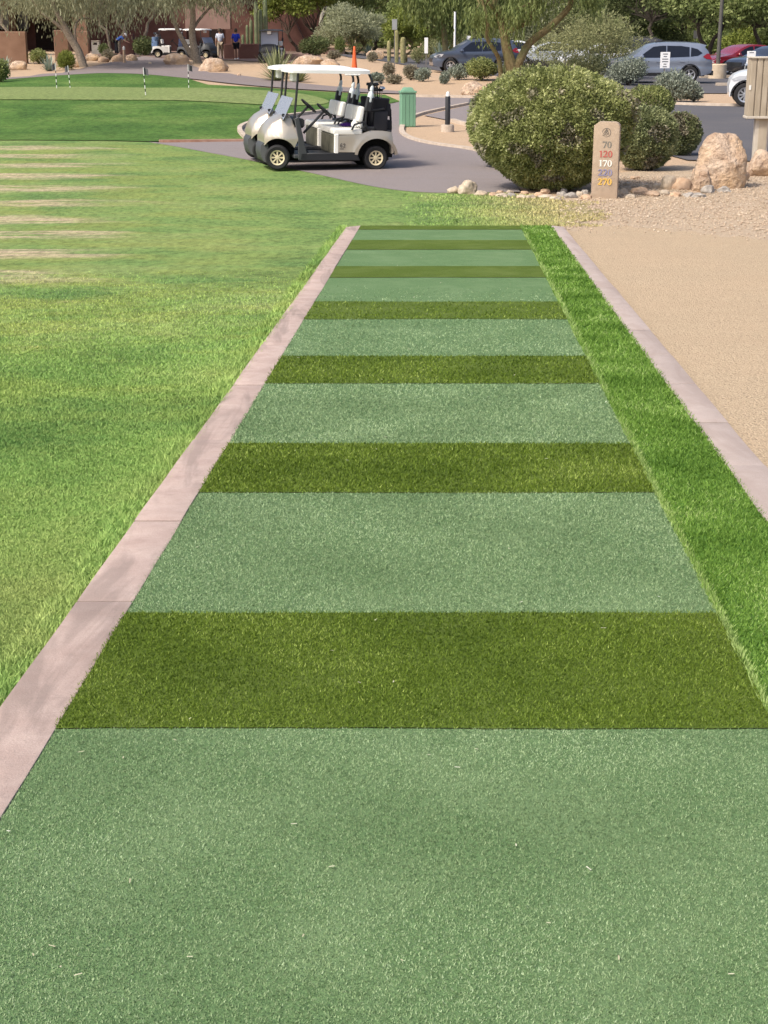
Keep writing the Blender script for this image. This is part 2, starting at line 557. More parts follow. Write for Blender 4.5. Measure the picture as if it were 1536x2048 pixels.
# granite and gravel right of the tee
a = hit(xf_out(900) - 12, 900); b = hit(xf_out(470) - 8, 470)
def border_x(y, p=a, q=b): return p.x + (q.x - p.x) * (y - p.y) / (q.y - p.y)
sand = [(border_x(1.2), 1.2), (border_x(10), 10), (border_x(b.y), b.y), tuple(hit(1118, 451))[:2]] + W(*[(x_, np.interp(x_, [1140, 1200, 1320, 1440, 1536, 1800], [462, 450, 455, 472, 478, 482]) + 6.5 * mnoise.noise(Vector((x_ * 0.03, 2.2, 0))) + 3 * mnoise.noise(Vector((x_ * 0.11, 5.2, 0)))) for x_ in range(1146, 1800, 6)]) + [(9, 12), (8, 1.2)]
zone('sand', sand, -0.004, M_sand, 'smooth tan decomposed granite beside the tee', cat='granite')
grav = W((1142, 475), (1200, 465), (1320, 470), (1440, 486), (1536, 492), (1800, 496), (1800, 335), (1500, 328), (1380, 326), (1300, 335), (1240, 345), (1190, 380), (1112, 399), (1100, 420), (1120, 450))
zone('gravel', grav, -0.008, M_gravel, 'coarse pinkish gravel bed round the yardage post and boulders', cat='gravel')
bed = W((1012, 384), (1110, 397), (1190, 379), (1240, 344), (1300, 334), (1378, 325), (1300, 303), (1190, 265), (1060, 300), (1012, 322), (1040, 383))

# ------------------------------------------------------------------ tee: concrete borders
def concrete(name, base, tint, stain):
    N = Nodes(name, 0.9, 0.2)
    p = N.pos()
    c = N.ramp(N.noise(p, 6, 5, 0.65), [(0.3, base), (0.7, tint)])
    c = N.mix(N.ramp(N.noise(p, 260, 2, 0.7), [(0.35, 0.35), (0.6, 0.0)]), c, tuple(x * 0.6 for x in base))
    sk = N.noise(N.pos(scale=(3.2, 0.5, 1)), 1.6, 4, 0.6, 0.6)
    c = N.mix(N.math('MULTIPLY', N.ramp(sk, [(0.50, 0.0), (0.62, 1.0)]), 0.6), c, stain)
    c = N.mix(N.math('MULTIPLY', N.ramp(N.noise(N.pos(scale=(1, 2.4, 1)), 9, 5, 0.7), [(0.55, 0.0), (0.72, 1.0)]), 0.35), c, stain)
    c = N.mix(1.0, c, N.ramp(N.new('ShaderNodeObjectInfo').outputs['Random'], [(0.0, 0.94), (1.0, 1.04)]), 'MULTIPLY')
    N.color(c)
    N.bump(N.noise(p, 120, 4, 0.7), 0.35, 0.01)
    return N.m
M_pink = concrete('pink tinted concrete', (0.40, 0.30, 0.26), (0.53, 0.42, 0.37), (0.22, 0.175, 0.155))
M_grey = concrete('mauve grey concrete', (0.39, 0.32, 0.285), (0.46, 0.385, 0.35), (0.32, 0.255, 0.225))

KTOP = 0.985
def line_at(fn, y):
    return hit(fn(y), y)

def world_line(fn, y0=1300, y1=470):
    p, q = line_at(fn, y0) * KTOP, line_at(fn, y1) * KTOP      # edges lie on the tee surface, a little above the ground
    return lambda Y: p.x + (q.x - p.x) * (Y - p.y) / (q.y - p.y)
LIN, LOUT = world_line(xl_in), world_line(xl_out)
SEAM = world_line(xr_in)
RIN, ROUT = world_line(xf_in, 980, 470), world_line(xf_out, 900, 470)
YEND = hit(880, 451).y * KTOP

def border(name, label, f_in, f_out, cuts, mat, seed, round_far):
    root = empty(name, gp(f_in(5), 5), label=label, cat='kerb')
    inv = Matrix.Translation(-root.location)
    rnd = random.Random(seed)
    side = 1 if f_out(10) > f_in(10) else -1
    for i in range(len(cuts) - 1):
        ya, yb = cuts[i] + 0.006, cuts[i + 1] - 0.006
        mb = MB()
        n = 10
        last = i == len(cuts) - 2
        L, Rr = [], []
        for k in range(n + 1):
            y = ya + (yb - ya) * k / n
            wl = 0.007 * mnoise.noise(Vector((y * 1.7, seed, 0))) ; wr = 0.006 * mnoise.noise(Vector((y * 1.4, seed + 9, 0)))
            xo = f_out(y) + wr
            if last and round_far:
                d = max(0.0, y - (yb - 0.16))
                xo -= side * (0.16 - math.sqrt(max(0, 0.16 ** 2 - d * d)))
            L.append((f_in(y) + wl, y)); Rr.append((xo, y))
        outl = L + Rr[::-1]
        if side < 0: outl = outl[::-1]
        ztop = lambda x, y: float(G(x, y)) + 0.028 + rnd.uniform(0, 0)
        dz = rnd.uniform(-0.003, 0.003)
        vs = [(x, y, ztop(x, y) + dz) for x, y in outl] + [(x, y, float(G(x, y)) - 0.08) for x, y in outl]
        m = len(outl)
        # top as strips so that it follows the slope
        fs = []
        for k in range(n):
            if side < 0:
                A = [m - 1 - k, m - 2 - k, k + 1, k]
                A = [m - 1 - k, k, k + 1, m - 2 - k]
            else:
                A = [k, m - 1 - k, m - 2 - k, k + 1]
            fs.append(tuple(A))
        for k in range(m):
            j = (k + 1) % m
            fs.append((k, j, m + j, m + k))
        mb.add([inv @ Vector(v) for v in vs], fs)
        mb.build('slab', mat, root, bevel=0.006, seg=2)
    return root

def Yat(y, x=880): return hit(x, y).y * KTOP
cl = [1.6, Yat(1790, 60), Yat(1203, 240), Yat(1042, 330), Yat(880, 430), Yat(770, 500), Yat(690, 560), Yat(628, 590), Yat(580, 620), Yat(540, 650), Yat(508, 670), Yat(480, 690), YEND]
cr = [1.6, 3.2, 4.7, Yat(1090, 1536), Yat(931, 1470), Yat(845, 1400), Yat(768, 1340), Yat(711, 1300), Yat(660, 1260), Yat(615, 1230), Yat(575, 1200), Yat(541, 1180), Yat(510, 1150), Yat(482, 1130), YEND + 0.05]
border('concrete_border', 'pink concrete border with dark scuffs between lawn and striped tee', LIN, LOUT, sorted(cl), M_pink, 3, True)
border('concrete_border', 'mauve grey concrete border between bright green fringe and tan granite', RIN, ROUT, sorted(cr), M_grey, 8, True)

# ------------------------------------------------------------------ tee: artificial turf
def turf_base(name, dark, light, patch, f1=260, f2=70):
    N = Nodes(name, 0.8, 0.15)
    p = N.pos()
    a = N.noise(p, f1, 2, 0.7)
    b = N.noise(p, f2, 3, 0.65)
    c = N.ramp(N.math('ADD', N.math('MULTIPLY', a, 0.5), N.math('MULTIPLY', b, 0.5)), [(0.36, dark), (0.62, light)])
    c = N.mix(N.ramp(N.noise(p, 2.6, 4, 0.6, 0.5), [(0.45, 0.0), (0.72, 0.6)]), c, patch)
    N.color(c)
    N.bump(N.math('ADD', a, b), 0.6, 0.012)
    return N.m
M_tl = turf_base('pale nylon turf', (0.075, 0.140, 0.055), (0.160, 0.265, 0.112), (0.18, 0.27, 0.13))  # darker than the fibres: shade in the gaps is put into the colour
M_td = turf_base('olive turf', (0.048, 0.082, 0.009), (0.112, 0.165, 0.020), (0.14, 0.19, 0.045))
M_tf = turf_base('bright fringe turf', (0.045, 0.12, 0.016), (0.115, 0.235, 0.04), (0.13, 0.24, 0.055), 120, 40)
F_tl = foliage_mat('pale turf fibre', (0.135, 0.210, 0.095), (0.320, 0.430, 0.225), (0.43, 0.55, 0.33), 0.2)
F_td = foliage_mat('olive turf fibre', (0.055, 0.100, 0.008), (0.165, 0.245, 0.028), (0.33, 0.41, 0.10), 0.2)
F_tf = foliage_mat('bright fringe fibre', (0.070, 0.155, 0.016), (0.205, 0.355, 0.060), (0.40, 0.52, 0.18), 0.25)

rng = np.random.default_rng(11)

def fibres(name, xa, xb, y0, y1, dens, size, h, mat, parent, lean=0.9, edge=0.0, zoff=0.0, cull=True, tonef=None, maxn=400000, ref=4.0, fade=(90, 99)):
    """short blades between the lines xa(Y) and xb(Y); thinner on the ground further away"""
    area = max(0.01, (y1 - y0) * abs(xb((y0 + y1) / 2) - xa((y0 + y1) / 2)))
    n = int(min(maxn * 3, area * dens))
    Y = rng.uniform(y0, y1, n)
    a, b = xa(Y), xb(Y)
    X = a + (b - a) * rng.uniform(0, 1, n)
    keep = rng.uniform(0, 1, n) < np.clip((ref / np.maximum(Y, ref)) ** 2, 0, 1) * np.clip((fade[1] - Y) / (fade[1] - fade[0]), 0, 1)
    Y = Y + rng.normal(0, edge, n) if edge else Y
    Z = G(X, Y) + zoff
    if cull:
        px, py = proj(X, Y, Z)
        keep &= (px > -60) & (px < 1596) & (py < 2110)
    X, Y, Z = X[keep], Y[keep], Z[keep]
    n = len(X)
    k = np.clip(Y / ref, 1, 6) ** 0.85
    ang = rng.uniform(0, 2 * np.pi, n); az = rng.uniform(0, 2 * np.pi, n)
    w = size * k * rng.uniform(0.7, 1.4, n)
    hh = h * rng.uniform(0.6, 1.25, n) * np.clip(k, 1, 1.7)
    ln = hh * lean * rng.uniform(0.2, 1.0, n)
    base = np.stack([X, Y, Z], 1)
    side = np.stack([np.cos(az), np.sin(az), np.zeros(n)], 1) * (w / 2)[:, None]
    tip = base + np.stack([np.cos(ang) * ln, np.sin(ang) * ln, hh], 1)
    V = np.stack([base - side, base + side, tip], 1)
    tone = np.clip(rng.normal(0.5, 0.23, n), 0, 1)
    if tonef is not None: tone = np.clip(tone + tonef(X, Y), 0, 1)
    me = mesh_np(name, V.reshape(-1, 3) - (np.array(parent.matrix_world.translation) if parent and parent.type == 'EMPTY' else 0), 3, tone)
    o = link_mesh(name, me, mat)
    tag(o, kind='stuff')
    return o

mat_root = empty('striped_tee_mat', (0, 0, 0), label='artificial turf tee mat striped in pale green and olive bands', cat='turf mat')
ys_px = [None, 1456, 1225, 985, 887, 767, 712, 638, 603, 555, 532, 499, 480, 459, None]
rows = [1.8] + [Yat(y, 800) for y in ys_px[1:-1]] + [YEND]
def wavy(y, seed, amp):
    return lambda X: y + amp * np.array([mnoise.noise(Vector((float(q) * 1.1, seed, 3.1))) + 0.3 * mnoise.noise(Vector((float(q) * 7.0, seed, 1.1))) for q in np.atleast_1d(X)])
def panel(i, ya, yb, pale):
    nx, ny = 30, 3
    amp = 0.024
    fa, fb = wavy(ya, ya * 3.3, amp if i else 0), wavy(yb, yb * 3.3, amp)
    vs, fs = [], []
    for j in range(ny + 1):
        for k in range(nx + 1):
            ym = ya + (yb - ya) * j / ny
            x = LIN(ym) + 0.0 + (SEAM(ym) - LIN(ym)) * k / nx
            yy = float(fa(x)[0]) + (float(fb(x)[0]) - float(fa(x)[0])) * j / ny
            vs.append((x, yy, float(G(x, yy)) + (0.024 if pale else 0.027)))
    for j in range(ny):
        for k in range(nx):
            a0 = j * (nx + 1) + k
            fs.append((a0, a0 + 1, a0 + nx + 2, a0 + nx + 1))
    me = bpy.data.meshes.new('turf_panel')
    me.from_pydata(vs, [], fs)
    for q in me.polygons: q.use_smooth = True
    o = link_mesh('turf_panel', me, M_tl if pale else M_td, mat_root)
    tag(o, 'pale green nylon turf band' if pale else 'olive brown turf band')
    return o
def patchy(s, f=2.2, amp=0.35, o=0.0):
    def fn(X, Y):
        return np.array([mnoise.noise(Vector((x * f, y * f, s))) for x, y in zip(X.tolist(), Y.tolist())]) * amp + o
    return fn
for i in range(len(rows) - 1):
    pale = i % 2 == 0
    o = panel(i, rows[i], rows[i + 1], pale)
    if rows[i] < 13.5:
        ya = max(rows[i], 2.3)
        fb = fibres('pile', lambda Y: LIN(Y) - 0.010 * rng.random(np.shape(Y)) - 0.002, lambda Y: SEAM(Y) - 0.004, ya + 0.004, rows[i + 1] - 0.004, 62000 if pale else 48000, 0.0034 if pale else 0.0036, 0.0055 if pale else 0.0085, F_tl if pale else F_td, None, lean=1.1, zoff=0.023 if pale else 0.026, tonef=patchy(i, 2.0, 0.34), fade=(7.5, 13.5), edge=0.007)
        fb.parent = o

fr = empty('turf_fringe', (0, 0, 0), label='longer bright green artificial turf strip beside the striped mat', cat='turf strip')
vs, fs = [], []
n = 60
for k in range(n + 1):
    y = 1.8 + (YEND + 0.02 - 1.8) * k / n
    for x in (SEAM(y) + 0.003, (SEAM(y) + RIN(y)) / 2, RIN(y)):
        vs.append((x, y, float(G(x, y)) + 0.022))
for k in range(n):
    for j in range(2):
        a0 = k * 3 + j
        fs.append((a0, a0 + 1, a0 + 4, a0 + 3))
me = bpy.data.meshes.new('turf_backing'); me.from_pydata(vs, [], fs)
link_mesh('turf_backing', me, M_tf, fr)
f1 = fibres('pile', lambda Y: SEAM(Y) + 0.004, lambda Y: RIN(Y) + 0.012, 2.3, YEND, 40000, 0.0052, 0.013, F_tf, None, lean=1.2, zoff=0.02, tonef=patchy(31, 2.4, 0.5), ref=5.0)
f1.parent = fr
f2 = fibres('edge_tufts', lambda Y: SEAM(Y) - 0.006, lambda Y: SEAM(Y) + 0.016, 2.3, YEND, 60000, 0.0055, 0.022, F_tf, None, lean=0.9, zoff=0.018, tonef=patchy(41, 1.4, 0.5, 0.40), ref=6.0)
f2.parent = fr

# grass blades of the natural lawn close to the camera
lw = fibres('grass', lambda Y: -0.28 * Y - 1.2, lambda Y: LOUT(Y) - 0.012, 3.6, 15, 70000, 0.0032, 0.0085, F_lawn, None, lean=1.5, zoff=0.0, tonef=patchy(51, 1.3, 0.25, 0.0), ref=5.0, maxn=600000, fade=(7.5, 15))
tag(lw, 'short natural grass blades of the lawn left of the tee', 'grass')
lw2 = fibres('grass', lambda Y: LOUT(Y) - 0.11, lambda Y: LOUT(Y) + 0.004, 3.6, 19.5, 40000, 0.0042, 0.024, F_lawn, None, lean=1.3, zoff=0.0, tonef=patchy(61, 1.3, 0.35, 0.10), ref=5.0)
tag(lw2, 'longer untrimmed grass along the pink concrete border', 'grass')

dr_ = fibres('grass', lambda Y: 0.2 + 1.2 * rng.random(np.shape(Y)), lambda Y: 2.75 + 0.22 * np.sin(Y * 9.0) + 0.3 * np.sin(Y * 3.7), YEND + 0.1, 23.6, 2600 * 12, 0.004, 0.016, F_lawn, None, lean=1.2, ref=5.0)
tag(dr_, 'sparse dry grass running out into the gravel past the tee', 'grass')

# bits of tee and thatch lying on the turf
def bits(n=80):
    V, T = [], []
    for _ in range(n):
        y = 2.6 + 14 * random.Random(_ * 7 + 1).random() ** 1.6
        r = random.Random(_ * 13 + 5)
        x = LIN(y) + (SEAM(y) - LIN(y)) * r.random()
        a = r.uniform(0, 6.28); L = r.uniform(0.003, 0.010); w = 0.0017 * max(1, y / 6)
        z = float(G(x, y)) + 0.032
        d = Vector((math.cos(a), math.sin(a), r.uniform(-.2, .2))) * L; s = Vector((-math.sin(a), math.cos(a), 0)) * w
        c = Vector((x, y, z))
        V += [c - d - s, c + d - s * 0.6, c + d * 0.9 + s, c - d * 0.8 + s]
        T.append(r.uniform(0.2, 1))
    o = link_mesh('turf_debris', mesh_np('turf_debris', np.array([tuple(v) for v in V]), 4, np.array(T)), foliage_mat('debris', (0.35, 0.33, 0.2), (0.6, 0.58, 0.42), (0.75, 0.74, 0.66), 0.1))
    tag(o, 'pale flecks of broken tee and straw on the mat', 'debris', kind='stuff')
bits()

# ------------------------------------------------------------------ rocks
M_bould = mottled('boulder stone', (0.36, 0.25, 0.175), (0.58, 0.455, 0.345), 5.0, 0.9, 0.2, c3=(0.53, 0.36, 0.21), s2=1.7, bump=1.0, bscale=11, bdist=0.09, obj=True)
M_rockp = mottled('pale edging stone', (0.38, 0.315, 0.24), (0.55, 0.47, 0.37), 12.0, 0.9, 0.2, c3=(0.50, 0.38, 0.26), s2=3, bump=0.5, bscale=30, bdist=0.02, obj=True)
M_rockg = mottled('grey edging stone', (0.27, 0.245, 0.22), (0.42, 0.385, 0.34), 12.0, 0.9, 0.2, bump=0.5, bscale=30, bdist=0.02, obj=True)
M_rockt = mottled('tan edging stone', (0.40, 0.27, 0.18), (0.56, 0.41, 0.28), 9.0, 0.9, 0.2, c3=(0.33, 0.25, 0.2), bump=0.5, bscale=25, bdist=0.02, obj=True)

def rock_mesh(size, seed, sub=3, rough=0.22, cuts=7, boxy=1.0, shear=0.0):
    rnd = random.Random(seed)
    bm = bmesh.new()
    bmesh.ops.create_icosphere(bm, subdivisions=sub, radius=1.0)
    planes = []
    for _ in range(cuts):
        n = Vector((rnd.gauss(0, 1), rnd.gauss(0, 1), rnd.gauss(0.2, 0.8))).normalized()
        planes.append((n, rnd.uniform(0.62, 0.9)))
    for v in bm.verts:
        p = v.co.copy()
        if boxy != 1.0:
            p = Vector([math.copysign(abs(c) ** boxy, c) for c in p]) * 0.86
        for n, d in planes:
            k = p.dot(n) - d
            if k > 0: p -= n * k * 0.9
        q = p * 1.7 + Vector((seed * 3.7, 0, 0))
        p *= 1 + rough * mnoise.noise(q) + rough * 0.45 * mnoise.noise(q * 2.6) + rough * 0.25 * mnoise.noise(q * 6)
        if p.z < -0.45: p.z = -0.45
        v.co = Vector((p.x * size[0] / 2 * (1.12 - 0.16 * (p.z + 0.45)) + shear * (p.z + 0.45) * size[0] / 2, p.y * size[1] / 2, (p.z + 0.45) * size[2] / 1.4))
    me = bpy.data.meshes.new('rock')
    bm.to_mesh(me); bm.free()
    finish(me, 50)
    return me

def rock(name, label, px, py, wpx, hpx, mat, seed, depth=0.8, group=None, rz=0, sub=3, sink=0.04, cat='rock', **kw):
    p = hit(px, py)
    s = ppm(p.y)
    w, h = wpx / s, hpx / s
    me = rock_mesh((w, w * depth, h * 1.05), seed, sub, **kw)
    o = link_mesh(name, me, mat)
    o.location = (p.x, p.y + w * depth * 0.35, float(G(p.x, p.y + w * depth * 0.35)) - sink * h)
    o.rotation_euler = (0, 0, rz)
    return tag(o, label, cat, group)

# ------------------------------------------------------------------ leaves
def leafset(n_c, center, radii, size, aspect, rg, droop=0.0, shell=0.55, tone=(0.45, 0.22), up=0.0, seedtone=0.0, bottom=-1.0):
    """quads spread through an ellipsoid, denser near its surface"""
    d = rg.normal(size=(n_c, 3))
    d /= np.linalg.norm(d, axis=1)[:, None]
    d[:, 2] = np.where(d[:, 2] < bottom, -d[:, 2], d[:, 2])
    r = (shell + (1 - shell) * rg.random(n_c)) ** 1.0
    r = np.where(rg.random(n_c) < 0.25, rg.random(n_c) ** 0.5, r)
    P = np.array(center) + d * r[:, None] * np.array(radii)
    if droop > 0:
        ax = np.stack([rg.normal(0, 0.28, n_c), rg.normal(0, 0.28, n_c), -np.ones(n_c)], 1)
    else:
        ax = rg.normal(size=(n_c, 3)) + d * 0.6 + np.array([0, 0, up])
    ax /= np.linalg.norm(ax, axis=1)[:, None]
    q = rg.normal(size=(n_c, 3))
    sd = np.cross(ax, q); sd /= np.maximum(1e-6, np.linalg.norm(sd, axis=1))[:, None]
    L = size * rg.uniform(0.6, 1.5, n_c)
    w = L / aspect
    a = ax * L[:, None]; b = sd * (w / 2)[:, None]
    V = np.stack([P - b * 0.4, P + a * 0.5 - b, P + a, P + a * 0.5 + b], 1)
    T = np.clip(rg.normal(tone[0] + seedtone, tone[1], n_c), 0, 1)
    return V, T

def leaves_obj(name, sets, mat, parent):
    V = np.concatenate([s[0] for s in sets]).reshape(-1, 3)
    T = np.concatenate([s[1] for s in sets])
    return link_mesh(name, mesh_np(name, V, 4, T), mat, parent)

FM = {
 'grey': foliage_mat('grey green palo verde leaf', (0.17, 0.185, 0.105), (0.40, 0.42, 0.26), (0.55, 0.57, 0.39), 0.4),
 'palo': foliage_mat('palo verde leaf', (0.09, 0.125, 0.035), (0.245, 0.295, 0.105), (0.40, 0.44, 0.19), 0.35),
 'yellow': foliage_mat('yellow green leaf', (0.095, 0.125, 0.022), (0.245, 0.285, 0.062), (0.37, 0.40, 0.11), 0.3),
 'pale': foliage_mat('pale straw green leaf', (0.165, 0.175, 0.075), (0.335, 0.345, 0.165), (0.46, 0.46, 0.25), 0.3),
 'dark': foliage_mat('dark tree leaf', (0.045, 0.065, 0.022), (0.15, 0.18, 0.07), (0.28, 0.31, 0.13), 0.3),
 'hedge': foliage_mat('clipped bush leaf', (0.105, 0.135, 0.038), (0.37, 0.40, 0.155), (0.58, 0.60, 0.30), 0.35),
 'hedge2': foliage_mat('greyish clipped leaf', (0.10, 0.125, 0.055), (0.31, 0.34, 0.165), (0.48, 0.50, 0.27), 0.35),
 'silver': foliage_mat('silver shrub leaf', (0.145, 0.175, 0.135), (0.30, 0.335, 0.265), (0.44, 0.47, 0.39), 0.2),
 'brush': foliage_mat('dry brush twig', (0.15, 0.135, 0.095), (0.30, 0.275, 0.195), (0.40, 0.37, 0.27), 0.15),
 'agave': foliage_mat('blue agave leaf', (0.13, 0.175, 0.135), (0.26, 0.32, 0.255), (0.38, 0.43, 0.35), 0.1),
 'yucca': foliage_mat('yucca leaf', (0.14, 0.165, 0.075), (0.36, 0.38, 0.19), (0.55, 0.53, 0.33), 0.15),
}
M_bark = mottled('pale grey bark', (0.19, 0.155, 0.12), (0.32, 0.275, 0.22), 14, 0.95, 0.1, bump=0.5, bscale=40, obj=True)
M_barkg = mottled('green brown bark', (0.135, 0.105, 0.05), (0.235, 0.19, 0.10), 9, 0.9, 0.15, c3=(0.17, 0.17, 0.075), bump=0.4, bscale=30, obj=True)
M_barkd = mottled('dark bark', (0.07, 0.055, 0.042), (0.14, 0.11, 0.085), 12, 0.95, 0.1, obj=True)

def limb(mb, p0, p1, r0, r1, rnd, wob=0.12, n=5, seg=7):
    p0, p1 = Vector(p0), Vector(p1)
    L = (p1 - p0).length
    pts, rs = [], []
    for i in range(n + 1):
        t = i / n
        w = Vector((rnd.uniform(-1, 1), rnd.uniform(-1, 1), rnd.uniform(-.5, .5))) * wob * L * math.sin(math.pi * t) * 0.5
        pts.append(p0.lerp(p1, t) + w)
        rs.append(r0 + (r1 - r0) * t)
    mb.tube(pts, rs, seg)

def tree(name, label, base, H, spread, leaf, bark, seed, stems=1, clumps=16, per=420, size=0.20, aspect=2.4, droop=0.0, crown_lo=0.35, trunk_r=0.14, group=None, cat='tree', lean=(0, 0), flat=0.5, tone=0.45, custom=None, zlow=0.35):
    rnd = random.Random(seed); rg = np.random.default_rng(seed)
    root = empty(name, base, label=label, cat=cat, group=group)
    mb = MB()
    sets = []
    tops = []
    if custom:
        for pts, r0, r1 in custom:
            n = len(pts)
            mb.tube(smooth_line(pts, 4), list(np.linspace(r0, r1, (n - 1) * 4 + 1)), 9)
            tops.append(Vector(pts[-1]))
    else:
        for s in range(stems):
            a = 2 * math.pi * (s + rnd.random() * 0.5) / max(1, stems)
            out = spread * (0.10 if stems == 1 else 0.22)
            fork = Vector((math.cos(a) * out + lean[0], math.sin(a) * out + lean[1], H * (crown_lo + 0.08)))
            st = Vector((math.cos(a) * trunk_r * (0 if stems == 1 else 0.8), math.sin(a) * trunk_r * (0 if stems == 1 else 0.8), -0.1))
            limb(mb, st, fork, trunk_r, trunk_r * 0.6, rnd, 0.18, 6, 9)
            tops.append(fork)
    for c in range(clumps):
        a = 2.399963 * c + rnd.random()
        rr = spread / 2 * math.sqrt((c + 0.5) / clumps) * 0.86
        zt = 1 - 0.55 * (rr / (spread / 2)) ** 2
        cz = H * (crown_lo + 0.1) + (H * (1 - crown_lo - 0.12)) * (zt * rnd.uniform(zlow, 0.95))
        if droop: cz = H * (crown_lo + 0.25) + H * (0.75 - crown_lo) * rnd.uniform(0.2, 0.95)
        ctr = Vector((math.cos(a) * rr + lean[0] * 1.2, math.sin(a) * rr + lean[1] * 1.2, cz))
        src = min(tops, key=lambda q: (q - ctr).length)
        limb(mb, src, ctr, trunk_r * 0.38, trunk_r * 0.08, rnd, 0.22, 4, 5)
        cr = spread * rnd.uniform(0.14, 0.23)
        sets.append(leafset(int(per * rnd.uniform(0.7, 1.3)), ctr, (cr, cr, cr * (flat if not droop else 0.9)), size, aspect, rg, droop, 0.35, (tone, 0.2), 0.2, rnd.uniform(-0.12, 0.12)))
        if droop:
            m = int(per * droop)
            V, T = leafset(m, ctr - Vector((0, 0, cr * 0.9)), (cr * 0.95, cr * 0.95, cr * 0.9), size * 1.5, aspect * 1.7, rg, 1.0, 0.1, (tone - 0.02, 0.22), 0, rnd.uniform(-0.12, 0.1))
            sets.append((V, T))
    tr = mb.build('trunk', bark, root)
    cw = leaves_obj('crown', sets, leaf, root)
    return root

def bush(name, label, px, py, wpx, hpx, leaf, seed, n=2600, size=0.05, aspect=1.8, depth=1.0, lobes=7, group=None, cat='shrub', up=0.0, twigs=True, shell=0.72, tone=0.45, flatten=0.0):
    p = hit(px, py)
    s = ppm(p.y)
    w, h = wpx / s, hpx / s
    rnd = random.Random(seed); rg = np.random.default_rng(seed)
    y = p.y + w * depth * 0.42
    base = gp(p.x * y / p.y, y)
    root = empty(name, base, label=label, cat=cat, group=group)
    sets = []
    for k in range(lobes):
        a = 2.4 * k + rnd.random()
        rr = 0 if k == 0 else 0.30
        c = (math.cos(a) * w * rr, math.sin(a) * w * depth * rr, h * (0.5 if k == 0 else rnd.uniform(0.36, 0.60)))
        f = 0.5 if k == 0 else rnd.uniform(0.22, 0.34)
        rad = (w * f * (1 if k else 0.92), w * depth * f, h * (0.48 if k == 0 else rnd.uniform(0.28, 0.38)))
        sets.append(leafset(int(n * (0.35 if k == 0 else 0.65 / max(1, lobes - 1))), c, rad, size, aspect, rg, 0, shell, (tone, 0.22), up, rnd.uniform(-0.1, 0.1)))
    for V, T in sets:
        V[:, :, 2] = np.maximum(V[:, :, 2], 0.01)
    if twigs:
        mb = MB()
        for k in range(9):
            a = rnd.uniform(0, 6.28); q = rnd.uniform(0.1, 0.36)
            limb(mb, (0, 0, -0.03), (math.cos(a) * w * q, math.sin(a) * w * depth * q, h * rnd.uniform(0.35, 0.8)), 0.018 * max(1, h), 0.005, rnd, 0.2, 4, 5)
        mb.build('stems', M_barkd, root)
    leaves_obj('foliage', sets, leaf, root)
    return root

def rosette(name, label, px, py, wpx, hpx, leaf, seed, n=34, width=0.07, cat='plant', group=None, stiff=0.9):
    """agave or yucca: stiff pointed leaves from one base"""
    p = hit(px, py); s = ppm(p.y)
    w, h = wpx / s, hpx / s
    rnd = random.Random(seed)
    root = empty(name, p + Vector((0, w * 0.3, 0)), label=label, cat=cat, group=group)
    for k in range(n):
        t = (k + 0.5) / n
        a = 2.399963 * k
        el = R(88 - 78 * t ** 0.8)
        L = (h if el > R(45) else w * 0.55) * rnd.uniform(0.8, 1.05)
        d = Vector((math.cos(a) * math.cos(el), math.sin(a) * math.cos(el), math.sin(el)))
        sd = Vector((-math.sin(a), math.cos(a), 0))
        nn = d.cross(sd)
        V, F = [], []
        for i, (u, ww) in enumerate(((0, 0.55), (0.25, 1.0), (0.6, 0.8), (0.85, 0.4), (1, 0.03))):
            c = d * L * u - Vector((0, 0, 0.12 * (1 - stiff) * L * u * u))
            V += [c - sd * width * ww / 2, c + nn * -width * 0.16 * ww, c + sd * width * ww / 2]
        for i in range(4):
            b0 = i * 3
            F += [(b0, b0 + 1, b0 + 4, b0 + 3), (b0 + 1, b0 + 2, b0 + 5, b0 + 4)]
        me = bpy.data.meshes.new('leaf'); me.from_pydata([tuple(v) for v in V], [], F)
        at = me.attributes.new('tone', 'FLOAT', 'FACE')
        tv = min(1, max(0, rnd.gauss(0.55, 0.2)))
        for q in at.data: q.value = tv
        for q in me.polygons: q.use_smooth = True
        link_mesh('leaf', me, leaf, root)
    return root

def saguaro(name, label, px, py, hpx, wpx, seed, Y=None, arms=(), group=None, ribs=11, mat=None):
    p = hit(px, py) if Y is None else onY(px, py, Y)
    p.z = float(G(p.x, p.y))
    s = ppm(p.y)
    h, r = hpx / s, wpx / s / 2
    root = empty(name, p, label=label, cat='cactus', group=group)
    def column(pts, rad):
        mb = MB()
        seg = ribs * 2
        vs, fs = [], []
        n = len(pts)
        for i, (q, k) in enumerate(pts):
            for j in range(seg):
                a = 2 * math.pi * j / seg
                rr = rad * k * (1.0 if j % 2 == 0 else 0.80)
                vs.append((q[0] + math.cos(a) * rr, q[1] + math.sin(a) * rr, q[2]))
        for i in range(n - 1):
            for j in range(seg):
                j2 = (j + 1) % seg
                fs.append((i * seg + j, i * seg + j2, (i + 1) * seg + j2, (i + 1) * seg + j))
        fs.append(tuple((n - 1) * seg + j for j in range(seg)))
        mb.add(vs, fs)
        return mb
    pts = [((0, 0, h * t), k) for t, k in ((-0.02, .8), (0.2, .95), (0.5, 1), (0.8, 1), (0.93, .92), (0.975, .7), (1.0, .25))]
    column(pts, r).build('column', mat or M_cactus, root, angle=60)
    return root
M_cactus = mottled('cactus skin', (0.085, 0.115, 0.055), (0.155, 0.19, 0.10), 8, 0.8, 0.2, c3=(0.20, 0.21, 0.12), obj=True)
M_cactusy = mottled('old yellowed cactus skin', (0.21, 0.20, 0.095), (0.36, 0.33, 0.17), 6, 0.85, 0.2, c3=(0.26, 0.25, 0.11), obj=True)

